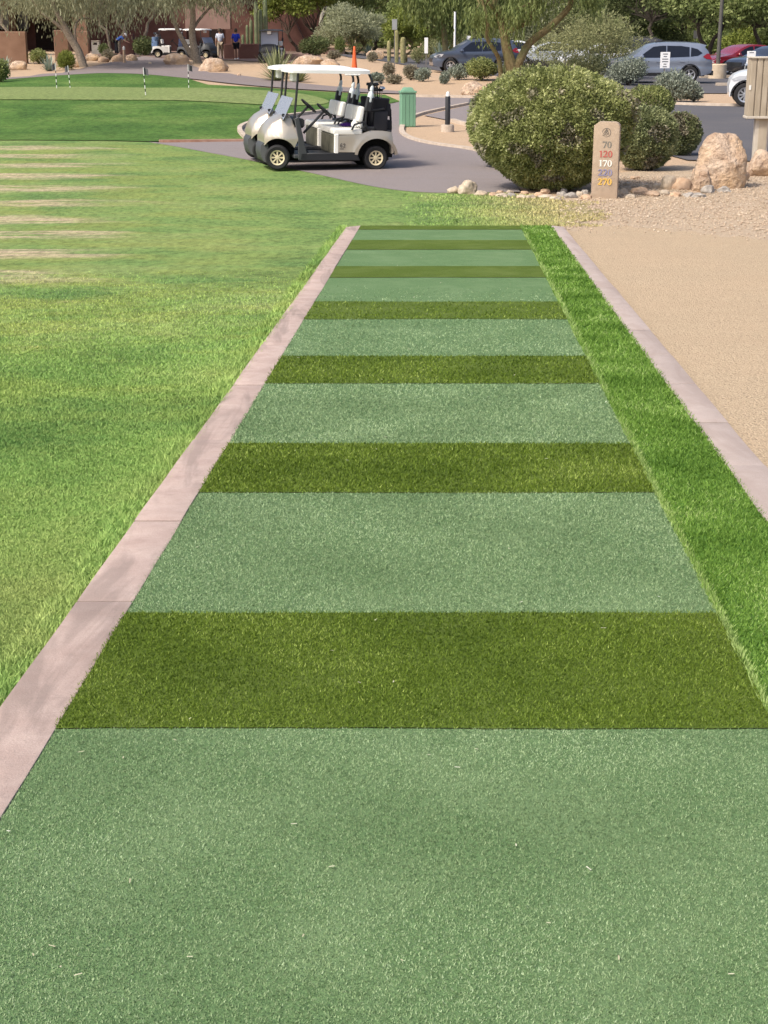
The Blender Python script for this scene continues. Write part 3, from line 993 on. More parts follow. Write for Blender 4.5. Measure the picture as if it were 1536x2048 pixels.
# ------------------------------------------------------------------ vehicles: wheels
M_tyre = plain('tyre rubber', (0.022, 0.022, 0.023), 0.75, 0.3)
M_black = plain('black moulded plastic', (0.022, 0.023, 0.026), 0.45, 0.4)
M_dkgrey = plain('dark grey plastic', (0.055, 0.058, 0.062), 0.55, 0.4)
M_under = plain('dark underside', (0.012, 0.012, 0.012), 0.9, 0.1)
M_chrome = plain('bright metal', (0.62, 0.62, 0.62), 0.22, 0.5, metal=1.0)
M_alloy = plain('silver alloy', (0.55, 0.56, 0.58), 0.32, 0.5, metal=0.8)
M_glass = plain('tinted car glass', (0.010, 0.013, 0.022), 0.08, 0.35, var=0.0)
M_lens = plain('headlamp lens', (0.55, 0.57, 0.6), 0.15, 0.6)
M_tail = plain('red tail lamp', (0.30, 0.012, 0.02), 0.15, 0.6)
AXY = Matrix.Rotation(-math.pi / 2, 4, 'X')            # lathe axis Z -> +Y

def wheel(parent, x, y, r, width, rim_mat, spokes, outward, steer=0.0, rimf=0.64, sx=1.0):
    """outward = +1 when the outer face looks along +y"""
    root = bpy.data.objects.new('wheel', None); root.empty_display_size = 0.1
    COL.objects.link(root); root.parent = parent
    root.location = (x, y, r); root.rotation_euler = (0, 0, steer); root.scale = (sx, 1, 1)
    F = Matrix.Rotation(-math.pi / 2 * outward, 4, 'X')
    w = width / 2
    t = MB()
    prof = [(r * rimf, -w * 0.9), (r * 0.86, -w), (r * 0.96, -w * 0.86), (r, -w * 0.55), (r, w * 0.55), (r * 0.96, w * 0.86), (r * 0.86, w), (r * rimf, w * 0.9), (r * (rimf - 0.02), w * 0.6)]
    t.lathe(prof, 28, F)
    t.build('tyre', M_tyre, root, angle=40)
    b = MB()
    b.lathe([(0, w * 0.35), (r * rimf * 0.98, w * 0.35), (r * rimf * 0.98, -w * 0.6), (0, -w * 0.6)], 24, F)
    b.build('wheel_back', M_under, root)
    m = MB()
    R0 = r * rimf
    m.lathe([(R0 * 0.80, w * 0.5), (R0 * 0.84, w * 0.84), (R0 * 1.0, w * 0.93), (R0 * 1.0, w * 0.45)], 28, F)
    m.lathe([(0, w * 0.86), (R0 * 0.24, w * 0.84), (R0 * 0.30, w * 0.72), (R0 * 0.30, w * 0.4)], 16, F)
    for k in range(spokes):
        a = 2 * math.pi * k / spokes
        w1, w2 = (0.17, 0.24) if spokes >= 8 else (0.20, 0.26)
        c, s_ = math.cos(a), math.sin(a)
        def q(rad, off, z): return F @ Vector((c * rad - s_ * off, s_ * rad + c * off, z))
        vs = [q(R0 * 0.2, -R0 * w1 / 2, w * .76), q(R0 * 0.88, -R0 * w2 / 2, w * .80), q(R0 * 0.88, R0 * w2 / 2, w * .80), q(R0 * 0.2, R0 * w1 / 2, w * .76),
              q(R0 * 0.2, -R0 * w1 / 2, w * .5), q(R0 * 0.88, -R0 * w2 / 2, w * .5), q(R0 * 0.88, R0 * w2 / 2, w * .5), q(R0 * 0.2, R0 * w1 / 2, w * .5)]
        m.add(vs, [(0, 1, 2, 3), (7, 6, 5, 4), (0, 4, 5, 1), (1, 5, 6, 2), (2, 6, 7, 3), (3, 7, 4, 0)])
    m.build('rim', rim_mat, root)
    return root

# ------------------------------------------------------------------ vehicles: a shell from a side outline
def shell(outline, ymap, zc, xc, rows=(-1, -0.93, -0.6, 0, 0.6, 0.93, 1), crown=None):
    """closed side outline (x, z); half width ymap(x, z); returns MB"""
    bm = bmesh.new()
    bm.faces.new([bm.verts.new((x, 0, z)) for x, z in outline])
    bm.normal_update()
    bmesh.ops.triangulate(bm, faces=bm.faces[:])
    for z in zc:
        bmesh.ops.bisect_plane(bm, geom=bm.verts[:] + bm.edges[:] + bm.faces[:], plane_co=(0, 0, z), plane_no=(0, 0, 1), dist=1e-6)
    for x in xc:
        bmesh.ops.bisect_plane(bm, geom=bm.verts[:] + bm.edges[:] + bm.faces[:], plane_co=(x, 0, 0), plane_no=(1, 0, 0), dist=1e-6)
    bm.verts.index_update()
    mb = MB()
    P = [(v.co.x, v.co.z) for v in bm.verts]
    n = len(P)
    def co(i, t):
        x, z = P[i]
        hw = ymap(x, z)
        zz = z + (crown(x, z) * (1 - t * t) if crown else 0)
        return (x, t * hw, zz)
    vs = [co(i, -1) for i in range(n)] + [co(i, 1) for i in range(n)]
    fs = []
    for f in bm.faces:
        ids = [v.index for v in f.verts]
        fs.append(tuple(ids)); fs.append(tuple(n + i for i in reversed(ids)))
    mb.add(vs, fs)
    for e in bm.edges:
        if len(e.link_faces) == 1:
            a, b = e.verts[0].index, e.verts[1].index
            V = [co(a, t) for t in rows] + [co(b, t) for t in rows]
            m = len(rows)
            mb.add(V, [(k, k + 1, m + k + 1, m + k) for k in range(m - 1)])
    bm.free()
    return mb

def arch(cx, cz, r, a0, a1, n=9):
    return [(cx + r * math.cos(R(a0 + (a1 - a0) * k / n)), cz + r * math.sin(R(a0 + (a1 - a0) * k / n))) for k in range(n + 1)]

def sidepanel(poly, ymap, off, sgn):
    bm = bmesh.new()
    bm.faces.new([bm.verts.new((x, 0, z)) for x, z in poly])
    bm.normal_update()
    z0, z1 = min(p[1] for p in poly), max(p[1] for p in poly)
    for k in range(1, 4):
        bmesh.ops.bisect_plane(bm, geom=bm.verts[:] + bm.edges[:] + bm.faces[:], plane_co=(0, 0, z0 + (z1 - z0) * k / 4), plane_no=(0, 0, 1), dist=1e-6)
    bm.verts.index_update()
    mb = MB()
    n = len(bm.verts)
    vs = [(v.co.x, sgn * (ymap(v.co.x, v.co.z) + off), v.co.z) for v in bm.verts]
    fs = [tuple(v.index for v in f.verts) for f in bm.faces]
    mb.add(vs, fs)
    bm.free()
    return mb

def crosspanel(pts, ymap, inset, off):
    """glass between two side lines following outline points pts"""
    mb = MB()
    n = len(pts)
    vs = []
    for i, (x, z) in enumerate(pts):
        a, b = pts[max(0, i - 1)], pts[min(n - 1, i + 1)]
        nx, nz = (b[1] - a[1]), -(b[0] - a[0])
        l = math.hypot(nx, nz) or 1
        nx, nz = nx / l, nz / l
        if nz < 0: nx, nz = -nx, -nz
        hw = ymap(x, z) - inset
        for t in (-1, -0.5, 0, 0.5, 1):
            vs.append((x + nx * off, hw * t, z + nz * off + 0.012 * (1 - t * t)))
    fs = [(i * 5 + k, i * 5 + k + 1, (i + 1) * 5 + k + 1, (i + 1) * 5 + k) for i in range(n - 1) for k in range(4)]
    mb.add(vs, fs)
    return mb

def car(name, label, loc, heading, paint, style='suv', group='cars parked in the lot', rim=None, spokes=5, scale=1.0, nose=1.0):
    root = empty(name, loc, heading, label, 'car', group)
    root.scale = (scale, scale, scale)
    if style == 'suv':
        L, wb0, wb1, rw = 2.28, -1.30, 1.36, 0.355
        sill, belt, hw = 0.30, 0.98, 0.915
        top = [(-2.22, 0.42), (-2.28, 0.62), (-2.25, 0.92), (-2.17, 1.08), (-2.06, 1.32), (-1.90, 1.49), (-1.99, 1.555), (-1.72, 1.615), (-1.15, 1.655), (-0.4, 1.67), (0.15, 1.64), (0.42, 1.58),
               (0.85, 1.31), (1.16, 1.10), (1.6, 1.03), (2.0, 0.94), (2.2, 0.82), (2.28, 0.62), (2.24, 0.36)]
        wind = [[(-1.80, 1.24), (-1.60, 1.13), (-1.30, 1.10), (-1.32, 1.47), (-1.58, 1.41)], [(-1.25, 1.095), (-0.30, 1.06), (-0.30, 1.54), (-0.9, 1.53), (-1.25, 1.48)], [(-0.26, 1.06), (0.90, 1.05), (0.62, 1.27), (0.28, 1.50), (-0.1, 1.54), (-0.26, 1.54)]]
        wsh = [(0.44, 1.56), (0.85, 1.30), (1.14, 1.105)]; rgl = [(-2.16, 1.12), (-2.06, 1.31), (-1.93, 1.45)]
        tailz = [(-2.235, 0.97), (-2.10, 1.22), (-2.0, 1.22), (-1.82, 1.10), (-1.98, 1.0)]
    else:
        L, wb0, wb1, rw = 2.35, -1.35, 1.42, 0.33
        sill, belt, hw = 0.27, 0.86, 0.90
        top = [(-2.28, 0.40), (-2.34, 0.6), (-2.30, 0.86), (-2.15, 0.99), (-1.72, 1.02), (-1.25, 1.25), (-0.85, 1.395), (-0.3, 1.44), (0.2, 1.40), (0.55, 1.27), (1.15, 0.96), (1.7, 0.88), (2.1, 0.78), (2.3, 0.66), (2.35, 0.5), (2.3, 0.32)]
        wind = [[(-1.45, 1.0), (-1.02, 0.97), (-0.98, 1.28), (-1.22, 1.17)], [(-0.95, 0.965), (-0.18, 0.95), (-0.18, 1.36), (-0.75, 1.345), (-0.92, 1.30)], [(-0.1, 0.95), (0.9, 0.93), (0.45, 1.21), (0.1, 1.34), (-0.1, 1.36)]]
        wsh = [(0.3, 1.365), (0.55, 1.255), (1.12, 0.965)]; rgl = [(-1.66, 1.03), (-1.25, 1.235), (-0.92, 1.36)]
        tailz = [(-2.33, 0.72), (-2.27, 0.93), (-1.85, 0.93), (-2.0, 0.76)]
    if nose != 1.0:
        top = [(x if x < wb1 else wb1 + (x - wb1) * nose, z) for x, z in top]
        L2 = wb1 + (L - wb1) * nose
    else: L2 = L
    ra = rw * 1.17
    bottom = [(min(wb1 + ra + 0.25, L2 - 0.03), sill)] + arch(wb1, rw * 0.96, ra, -6, 186) + arch(wb0, rw * 0.96, ra, -6, 186) + [(wb0 - ra - 0.2, sill + 0.04)]
    outline = top + bottom
    zt = max(p[1] for p in top)
    def ymap(x, z):
        w = hw
        if z > belt: w -= (z - belt) * 0.33 + 0.10 * max(0, z - zt + 0.14)
        w -= 0.06 * max(0, (0.62 - z)) ** 1.2
        e = max(0, abs(x) - (L - 0.62)) / 0.62
        w -= 0.20 * e * e
        w -= 0.02 * math.exp(-((z - 0.72) / 0.06) ** 2)
        return w
    sh = shell(outline, ymap, (0.45, 0.62, 0.72, 0.82, belt, belt + 0.2, belt + 0.4, zt - 0.12), (-2.0, -1.7, -1.3, -0.8, -0.3, 0.3, 0.9, 1.36, 1.7, 2.0), crown=lambda x, z: 0.03 if z > 0.8 else 0.0)
    sh.build('body', paint, root, angle=42)
    MB().box((0.03 - (L - L2) * 0.6, 0, sill + 0.14), (L * 1.75 - (L - L2) * 1.2, hw * 1.5, 0.30)).box((0.2, 0, sill + 0.3), (1.5, hw * 1.7, 0.12)).build('underbody', M_under, root)
    for s in (-1, 1):
        for k, w in enumerate(wind):
            sidepanel(w, ymap, 0.014, s).build('side_window', M_glass, root)
        cl = [(wb1 - ra - 0.03, sill + 0.01), (wb0 + ra + 0.03, sill + 0.01), (wb0 + ra + 0.03, sill + 0.14), (wb1 - ra - 0.03, sill + 0.14)]
        sidepanel(cl, ymap, 0.008, s).build('sill_trim', M_black, root)
        for (ax) in (wb0, wb1):
            o_ = arch(ax, rw * 0.96, ra + 0.045, -4, 184, 14); i_ = arch(ax, rw * 0.96, ra, 184, -4, 14)
            mb = MB()
            n = len(o_); V = [(x, s * (ymap(x, z) + 0.007), z) for x, z in o_] + [(x, s * (ymap(x, z) + 0.007), z) for x, z in reversed(i_)]
            mb.add(V, [(k, k + 1, n + k + 1, n + k) for k in range(n - 1)])
            if style == 'suv': mb.build('arch_trim', M_black, root)
        sidepanel(tailz, ymap, 0.022, s).build('tail_lamp', M_tail, root)
        hz = 0.86 if style == 'suv' else 0.68
        sidepanel([(L2 - 0.13, hz - 0.1), (L2 - 0.06, hz - 0.04), (L2 - 0.30, hz + 0.06), (L2 - 0.55, hz + 0.07), (L2 - 0.45, hz - 0.05)], ymap, 0.006, s).build('headlamp', M_lens, root)
        m = MB().box((0.78, s * (hw + 0.06), belt + 0.13), (0.16, 0.18, 0.12), taper=(0.8, 0.8)); m.build('mirror', paint, root, bevel=0.02)
        for x in (-0.95, 0.05):
            MB().box((x, s * (ymap(x, 0.88) + 0.012), 0.88), (0.2, 0.02, 0.028)).build('door_handle', paint, root, bevel=0.004)
        for x in (-0.30, 0.98, -1.22):
            pts = [(x, 0.45), (x + 0.006, 0.45), (x + 0.006, belt + 0.02), (x, belt + 0.02)]
            sidepanel(pts, ymap, 0.003, s).build('door_gap', M_under, root)
        if style == 'suv':
            rl = [(-1.65, 1.665), (-1.15, 1.70), (-0.3, 1.715), (0.2, 1.67)]
            MB().tube([(x, s * (ymap(x, z) - 0.06), z) for x, z in rl], 0.014, 6).build('roof_rail', M_black, root)
    crosspanel(wsh, ymap, 0.07, 0.006).build('windscreen', M_glass, root)
    crosspanel(rgl, ymap, 0.09, 0.008).build('rear_window', M_glass, root)
    if nose == 1.0: MB().box((L2 - 0.03 if nose == 1.0 else L2 - 0.06, 0, 0.62), (0.06, 1.1 if nose == 1.0 else 0.9, 0.2)).build('grille', M_black, root, bevel=0.015)
    MB().box((-L + 0.0, 0, 0.42), (0.1, 1.45, 0.2)).build('rear_bumper_trim', M_black, root, bevel=0.02)
    if nose == 1.0: MB().box((L2 - 0.10, 0, 0.38), (0.12, 1.2, 0.12)).build('front_bumper_trim', M_black, root, bevel=0.02)
    for x in (wb0, wb1):
        for s in (-1, 1):
            wheel(root, x, s * (hw - 0.12), rw, 0.22, rim or M_alloy, spokes, s)
    return root

# ------------------------------------------------------------------ golf carts (x forward, y left, z up; front axle at x = 0.83)
M_champ = plain('champagne body paint', (0.50, 0.445, 0.365), 0.32, 0.5, metal=0.5, coat=0.5, var=0.03)
M_wbody = plain('off white body paint', (0.62, 0.60, 0.56), 0.35, 0.5, coat=0.3)
M_white = plain('white roof plastic', (0.80, 0.80, 0.77), 0.5, 0.4, var=0.03)
M_seat = plain('cream vinyl', (0.85, 0.83, 0.77), 0.5, 0.4, var=0.05)
M_cream = plain('cream wheel cover', (0.66, 0.57, 0.38), 0.4, 0.4)
M_bottle = plain('white bottle plastic', (0.72, 0.78, 0.78), 0.4, 0.4)
M_purple = plain('purple towel', (0.085, 0.03, 0.23), 0.95, 0.1, var=0.2)
M_bag = plain('black bag nylon', (0.020, 0.020, 0.026), 0.6, 0.3, var=0.2)
M_bag2 = plain('navy bag nylon', (0.03, 0.045, 0.11), 0.6, 0.3, var=0.2)
M_bagb = plain('light blue bag nylon', (0.16, 0.25, 0.42), 0.6, 0.3, var=0.2)
M_seatfront = mottled('seat base panel', (0.085, 0.08, 0.06), (0.15, 0.145, 0.11), 6, 0.6, 0.3, obj=True)
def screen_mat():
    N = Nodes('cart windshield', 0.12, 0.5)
    N.color((0.27, 0.29, 0.355))  # grey tint with the sky's bluish reflection put into the colour
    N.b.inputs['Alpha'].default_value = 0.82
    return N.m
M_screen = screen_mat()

def cart(name, label, loc, heading, body=None, roof=None, group='golf carts', number=None, full_screen=False, steer=0.0, trim=None):
    body = body or M_champ; roof = roof or M_white
    root = empty(name, loc, heading, label, 'golf cart', group)
    root.scale = (1.06, 1, 1)
    FX, RX, WR = 0.83, -0.83, 0.215
    # front cowl: side outline, full width at the base and narrowing upwards to a rounded nose
    front = [(0.46, 0.50), (0.52, 0.40)]
    o = [(0.585, 0.86), (0.50, 0.53)] + arch(FX, WR + 0.02, 0.305, 150, 35, 10) + [(1.075, 0.44), (1.085, 0.52), (1.055, 0.62), (0.995, 0.72), (0.90, 0.80), (0.77, 0.872), (0.63, 0.91)]
    o = [(x if x < FX + 0.05 else FX + 0.05 + (x - FX - 0.05) * 0.78, z) for x, z in o]
    def yc(x, z):
        w = 0.585
        w -= 1.05 * max(0, x - 0.70) ** 1.5
        w -= 0.62 * max(0, z - 0.56) ** 1.2
        return w
    shell(o, yc, (0.45, 0.56, 0.66, 0.76, 0.84), (0.6, 0.75, 0.83, 0.9, 0.97, 1.03), crown=lambda x, z: 0.05 if z > 0.55 else 0).build('front_cowl', body, root, angle=50)
    # dark bumper below the nose, wheel well lining and cowl post
    ob = [(1.03, 0.10), (1.10, 0.14), (1.14, 0.28), (1.135, 0.40), (1.09, 0.455), (1.03, 0.44), (1.01, 0.3)]
    ob = [(x - 0.055, z) for x, z in ob]
    shell(ob, lambda x, z: 0.36 - 0.8 * max(0, x - 0.97), (0.2, 0.3, 0.4), ()).build('front_bumper', M_dkgrey, root, angle=45)
    MB().box((0.74, 0, 0.38), (0.44, 0.62, 0.26)).build('wheel_well', M_under, root)
    for s in (-1, 1):
        pl = [(0.33, 0.18), (0.50, 0.18), (0.505, 0.54), (0.57, 0.88), (0.50, 0.92), (0.42, 0.56)]
        MB().prism(pl, s * 0.60, s * 0.555).build('cowl_post', M_dkgrey, root, bevel=0.008)
    # floor and rockers
    MB().box((0.02, 0, 0.235), (1.10, 1.16, 0.07)).build('floor', M_dkgrey, root, bevel=0.015)
    for s in (-1, 1):
        MB().prism([(0.48, 0.16), (0.46, 0.30), (-0.50, 0.31), (-0.56, 0.17)], s * 0.60, s * 0.53).build('rocker_panel', M_black, root, bevel=0.015)
    MB().box((-0.15, 0, 0.19), (1.5, 0.5, 0.1)).box((-0.83, 0, 0.20), (0.12, 0.9, 0.12)).box((0.83, 0, 0.20), (0.10, 0.9, 0.10)).build('chassis', M_under, root)
    # rear body with wheel arches
    ro = [(-0.155, 0.315), (-0.155, 0.60), (-0.40, 0.615), (-0.60, 0.645), (-0.72, 0.69), (-0.95, 0.685), (-1.12, 0.665), (-1.20, 0.60), (-1.31, 0.40), (-1.33, 0.33), (-1.20, 0.30)] + arch(RX, WR + 0.01, 0.335, 12, 170, 12)[::-1][::1]
    ro = [(-0.155, 0.60), (-0.40, 0.615), (-0.60, 0.645), (-0.72, 0.69), (-0.95, 0.685), (-1.12, 0.665), (-1.20, 0.60), (-1.31, 0.40), (-1.33, 0.31), (-1.16, 0.29)] + arch(RX, WR + 0.01, 0.335, 168, 14, 12) + [(-0.46, 0.315), (-0.155, 0.315)]
    ro = [(x if x > RX - 0.25 else RX - 0.25 + (x - RX + 0.25) * 0.22, z) for x, z in ro]
    def yr(x, z):
        w = 0.59 - 0.10 * max(0, z - 0.55)
        w -= 0.35 * max(0, -x - 1.05)
        d = math.hypot(x - RX, z - WR)
        w += 0.028 * math.exp(-((d - 0.37) / 0.05) ** 2)
        return w
    shell(ro, yr, (0.40, 0.48, 0.55, 0.62), (-0.3, -0.4, -0.45, -0.5, -0.55, -0.7, -0.83, -0.95, -1.02, -1.07, -1.1), crown=lambda x, z: 0.0).build('rear_body', body, root, angle=50)
    for s in (-1, 1):
        po = arch(RX, WR + 0.01, 0.385, 172, 8, 18); pi_ = arch(RX, WR + 0.01, 0.332, 172, 8, 18)
        mb = MB(); n = len(po)
        V = [(x, s * (yr(x, z) + 0.012), z) for x, z in po] + [(x, s * (yr(x, z) + 0.02), z) for x, z in pi_] + [(x, s * (yr(x, z) - 0.10), z) for x, z in pi_]
        mb.add(V, [(k, k + 1, n + k + 1, n + k) for k in range(n - 1)] + [(n + k, n + k + 1, 2 * n + k + 1, 2 * n + k) for k in range(n - 1)])
        mb.build('fender_flare', body, root, angle=60)
    MB().box((-0.84, 0, 0.40), (0.6, 0.9, 0.36)).build('rear_well', M_under, root)
    MB().box((-1.155, 0, 0.34), (0.08, 1.02, 0.12)).box((-1.10, 0, 0.22), (0.06, 0.5, 0.16)).build('rear_bumper', M_black, root, bevel=0.02)
    # seat
    MB().box((-0.13, 0, 0.44), (0.05, 1.12, 0.33)).build('seat_front_panel', M_seatfront, root, bevel=0.01)
    for s in (-1, 1):
        MB().box((-0.145, s * 0.565, 0.455), (0.075, 0.055, 0.345)).build('seat_corner', M_seat, root, bevel=0.012)
    MB().box((-0.34, 0, 0.665), (0.50, 1.16, 0.115)).build('seat_cushion', M_seat, root, bevel=0.045, seg=3)
    for s in (-1, 1):
        MB().box((-0.57, s * 0.285, 0.965), (0.09, 0.545, 0.27), rot=Matrix.Rotation(R(-9), 3, 'Y')).build('backrest', M_seat, root, bevel=0.042, seg=3)
    MB().tube([(-0.54, -0.5, 0.74), (-0.615, -0.5, 0.92), (-0.615, 0.5, 0.92), (-0.54, 0.5, 0.74)], 0.017, 6).build('backrest_frame', M_black, root)
    for s in (-1, 1):
        MB().tube([(-0.40, s * 0.60, 0.70), (-0.44, s * 0.605, 0.79), (-0.60, s * 0.60, 0.84), (-0.70, s * 0.58, 0.70)], 0.018, 7).build('hip_rail', M_black, root)
    MB().box((-0.70, 0, 0.72), (0.22, 1.10, 0.07)).build('rear_deck', M_black, root, bevel=0.015)
    # struts and roof
    for s in (-1, 1):
        MB().tube([(0.565, s * 0.535, 0.85), (0.53, s * 0.53, 1.25), (0.50, s * 0.52, 1.65)], 0.019, 8).build('front_strut', M_black, root)
        rp = smooth_line([(-0.64, s * 0.53, 0.68), (-0.66, s * 0.53, 1.0), (-0.725, s * 0.53, 1.35), (-0.745, s * 0.53, 1.52), (-0.69, s * 0.52, 1.66)], 4)
        MB().tube(rp, 0.021, 8).build('rear_strut', M_black, root)
        MB().box((-0.695, s * 0.53, 1.14), (0.10, 0.10, 0.25), rot=Matrix.Rotation(R(-10), 3, 'Y')).build('bottle_holder', M_black, root, bevel=0.012)
    rr = []
    nx, ny = 13, 9
    mb = MB()
    vs, fs = [], []
    for side in (0, 1):
        for i in range(nx):
            for j in range(ny):
                u, v = i / (nx - 1) * 2 - 1, j / (ny - 1) * 2 - 1
                ex = 1 - 0.06 * abs(v) ** 4; ey = 1 - 0.07 * abs(u) ** 5
                x = -0.055 + u * 0.69 * ex; y = v * 0.60 * ey
                m = max(abs(u), abs(v))
                z = 1.735 - 0.022 * m ** 8 - 0.015 * max(0, u) ** 3 + 0.008 * math.cos(v * math.pi)
                if side: z = 1.735 - 0.085 + 0.03 * (1 - m ** 6)
                vs.append((x, y, z))
    B = nx * ny
    for i in range(nx - 1):
        for j in range(ny - 1):
            a0 = i * ny + j
            fs.append((a0, a0 + ny, a0 + ny + 1, a0 + 1)); fs.append((B + a0, B + a0 + 1, B + a0 + ny + 1, B + a0 + ny))
    ring = [i * ny for i in range(nx)] + [(nx - 1) * ny + j for j in range(1, ny)] + [i * ny + ny - 1 for i in range(nx - 2, -1, -1)] + [j for j in range(ny - 2, 0, -1)]
    for k in range(len(ring)):
        a0, b0 = ring[k], ring[(k + 1) % len(ring)]
        fs.append((a0, b0, B + b0, B + a0))
    mb.add(vs, fs)
    rf = mb.build('roof', roof, root, angle=45)
    for s in (-1, 1):
        MB().tube([(-0.26, s * 0.56, 1.67), (-0.28, s * 0.595, 1.635), (-0.52, s * 0.595, 1.635), (-0.54, s * 0.56, 1.67)], 0.012, 6).build('grab_handle', roof, rf)
    MB().box((0.48, 0, 1.58), (0.10, 0.22, 0.17)).build('score_holder', M_white, root, bevel=0.015)
    # windshield
    if full_screen:
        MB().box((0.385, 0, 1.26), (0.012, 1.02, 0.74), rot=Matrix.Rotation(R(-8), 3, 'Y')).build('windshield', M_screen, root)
    else:
        rot = Matrix.Rotation(R(-24), 3, 'Y')
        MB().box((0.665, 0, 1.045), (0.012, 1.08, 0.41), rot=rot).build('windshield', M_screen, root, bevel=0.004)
        MB().box((0.735, 0, 0.87), (0.05, 0.9, 0.035)).build('windshield_rail', M_dkgrey, root, bevel=0.01)
        for s in (-1, 1):
            MB().box((0.735, s * 0.46, 0.935), (0.05, 0.035, 0.05)).build('windshield_clip', M_black, root, bevel=0.008)
    # dashboard, steering
    MB().box((0.46, 0, 0.80), (0.16, 1.0, 0.16)).build('dashboard', M_black, root, bevel=0.03)
    MB().tube([(0.36, 0.28, 0.62), (0.02, 0.28, 0.99)], 0.022, 8).build('steering_column', M_black, root)
    ax = Vector((-0.34, 0, 0.37)).normalized()
    mt = Matrix.Translation((0.0, 0.28, 1.01)) @ ax.to_track_quat('Z', 'X').to_matrix().to_4x4()
    sw = MB()
    ringp = [mt @ Vector((0.165 * math.cos(2 * math.pi * k / 24), 0.165 * math.sin(2 * math.pi * k / 24), 0)) for k in range(25)]
    sw.tube(ringp, 0.016, 7, cap=False)
    for a in (90, 210, 330):
        sw.tube([mt @ Vector((0, 0, -0.02)), mt @ Vector((0.16 * math.cos(R(a)), 0.16 * math.sin(R(a)), 0))], 0.013, 6)
    sw.lathe([(0, 0.01), (0.045, 0.0), (0.05, -0.03), (0, -0.04)], 12, mt)
    sw.build('steering_wheel', M_black, root)
    MB().box((0.33, 0.22, 0.30), (0.05, 0.12, 0.10), rot=Matrix.Rotation(R(30), 3, 'Y')).box((0.33, 0.40, 0.30), (0.05, 0.09, 0.10), rot=Matrix.Rotation(R(30), 3, 'Y')).build('pedals', M_black, root)
    # bag well frame
    MB().tube([(-0.70, 0.5, 1.02), (-0.96, 0.5, 1.06), (-0.96, -0.5, 1.06), (-0.70, -0.5, 1.02)], 0.018, 7).build('bag_rack', M_black, root)
    MB().box((-0.98, 0, 0.66), (0.26, 0.98, 0.07)).build('bag_well', M_black, root, bevel=0.02)
    if number:
        st = {'6': [[(0.9, 0.95), (0.45, 1.0), (0.1, 0.6), (0.1, 0.2), (0.5, 0.0), (0.9, 0.2), (0.85, 0.45), (0.5, 0.55), (0.12, 0.4)]], '2': [[(0.1, 0.75), (0.3, 0.98), (0.7, 0.98), (0.88, 0.72), (0.6, 0.4), (0.1, 0.03), (0.9, 0.03)]]}
        for s in (-1, 1):
            mb = MB()
            for k, ch in enumerate(number):
                for ln in st[ch]:
                    x0 = -0.205 - 0.052 * k
                    if s < 0: x0 = -0.205 - 0.052 * (len(number) - 1 - k) - 0.038
                    pts = [(x0 - s * 0.038 * u, s * 0.593, 0.40 + 0.062 * v) for u, v in ln]
                    mb.tube(pts, 0.0055, 4, flat=1.0)
            mb.build('number', M_black, root)
            MB().box((-0.235, s * 0.591, 0.372), (0.07, 0.004, 0.010)).build('number_underline', M_black, root)
    for s in (-1, 1):
        wheel(root, FX, s * 0.47, WR, 0.21, M_cream, 8, s, steer=steer, rimf=0.60, sx=1 / 1.06)
        wheel(root, RX, s * 0.475, WR, 0.21, M_cream, 8, s, rimf=0.60, sx=1 / 1.06)
    return root

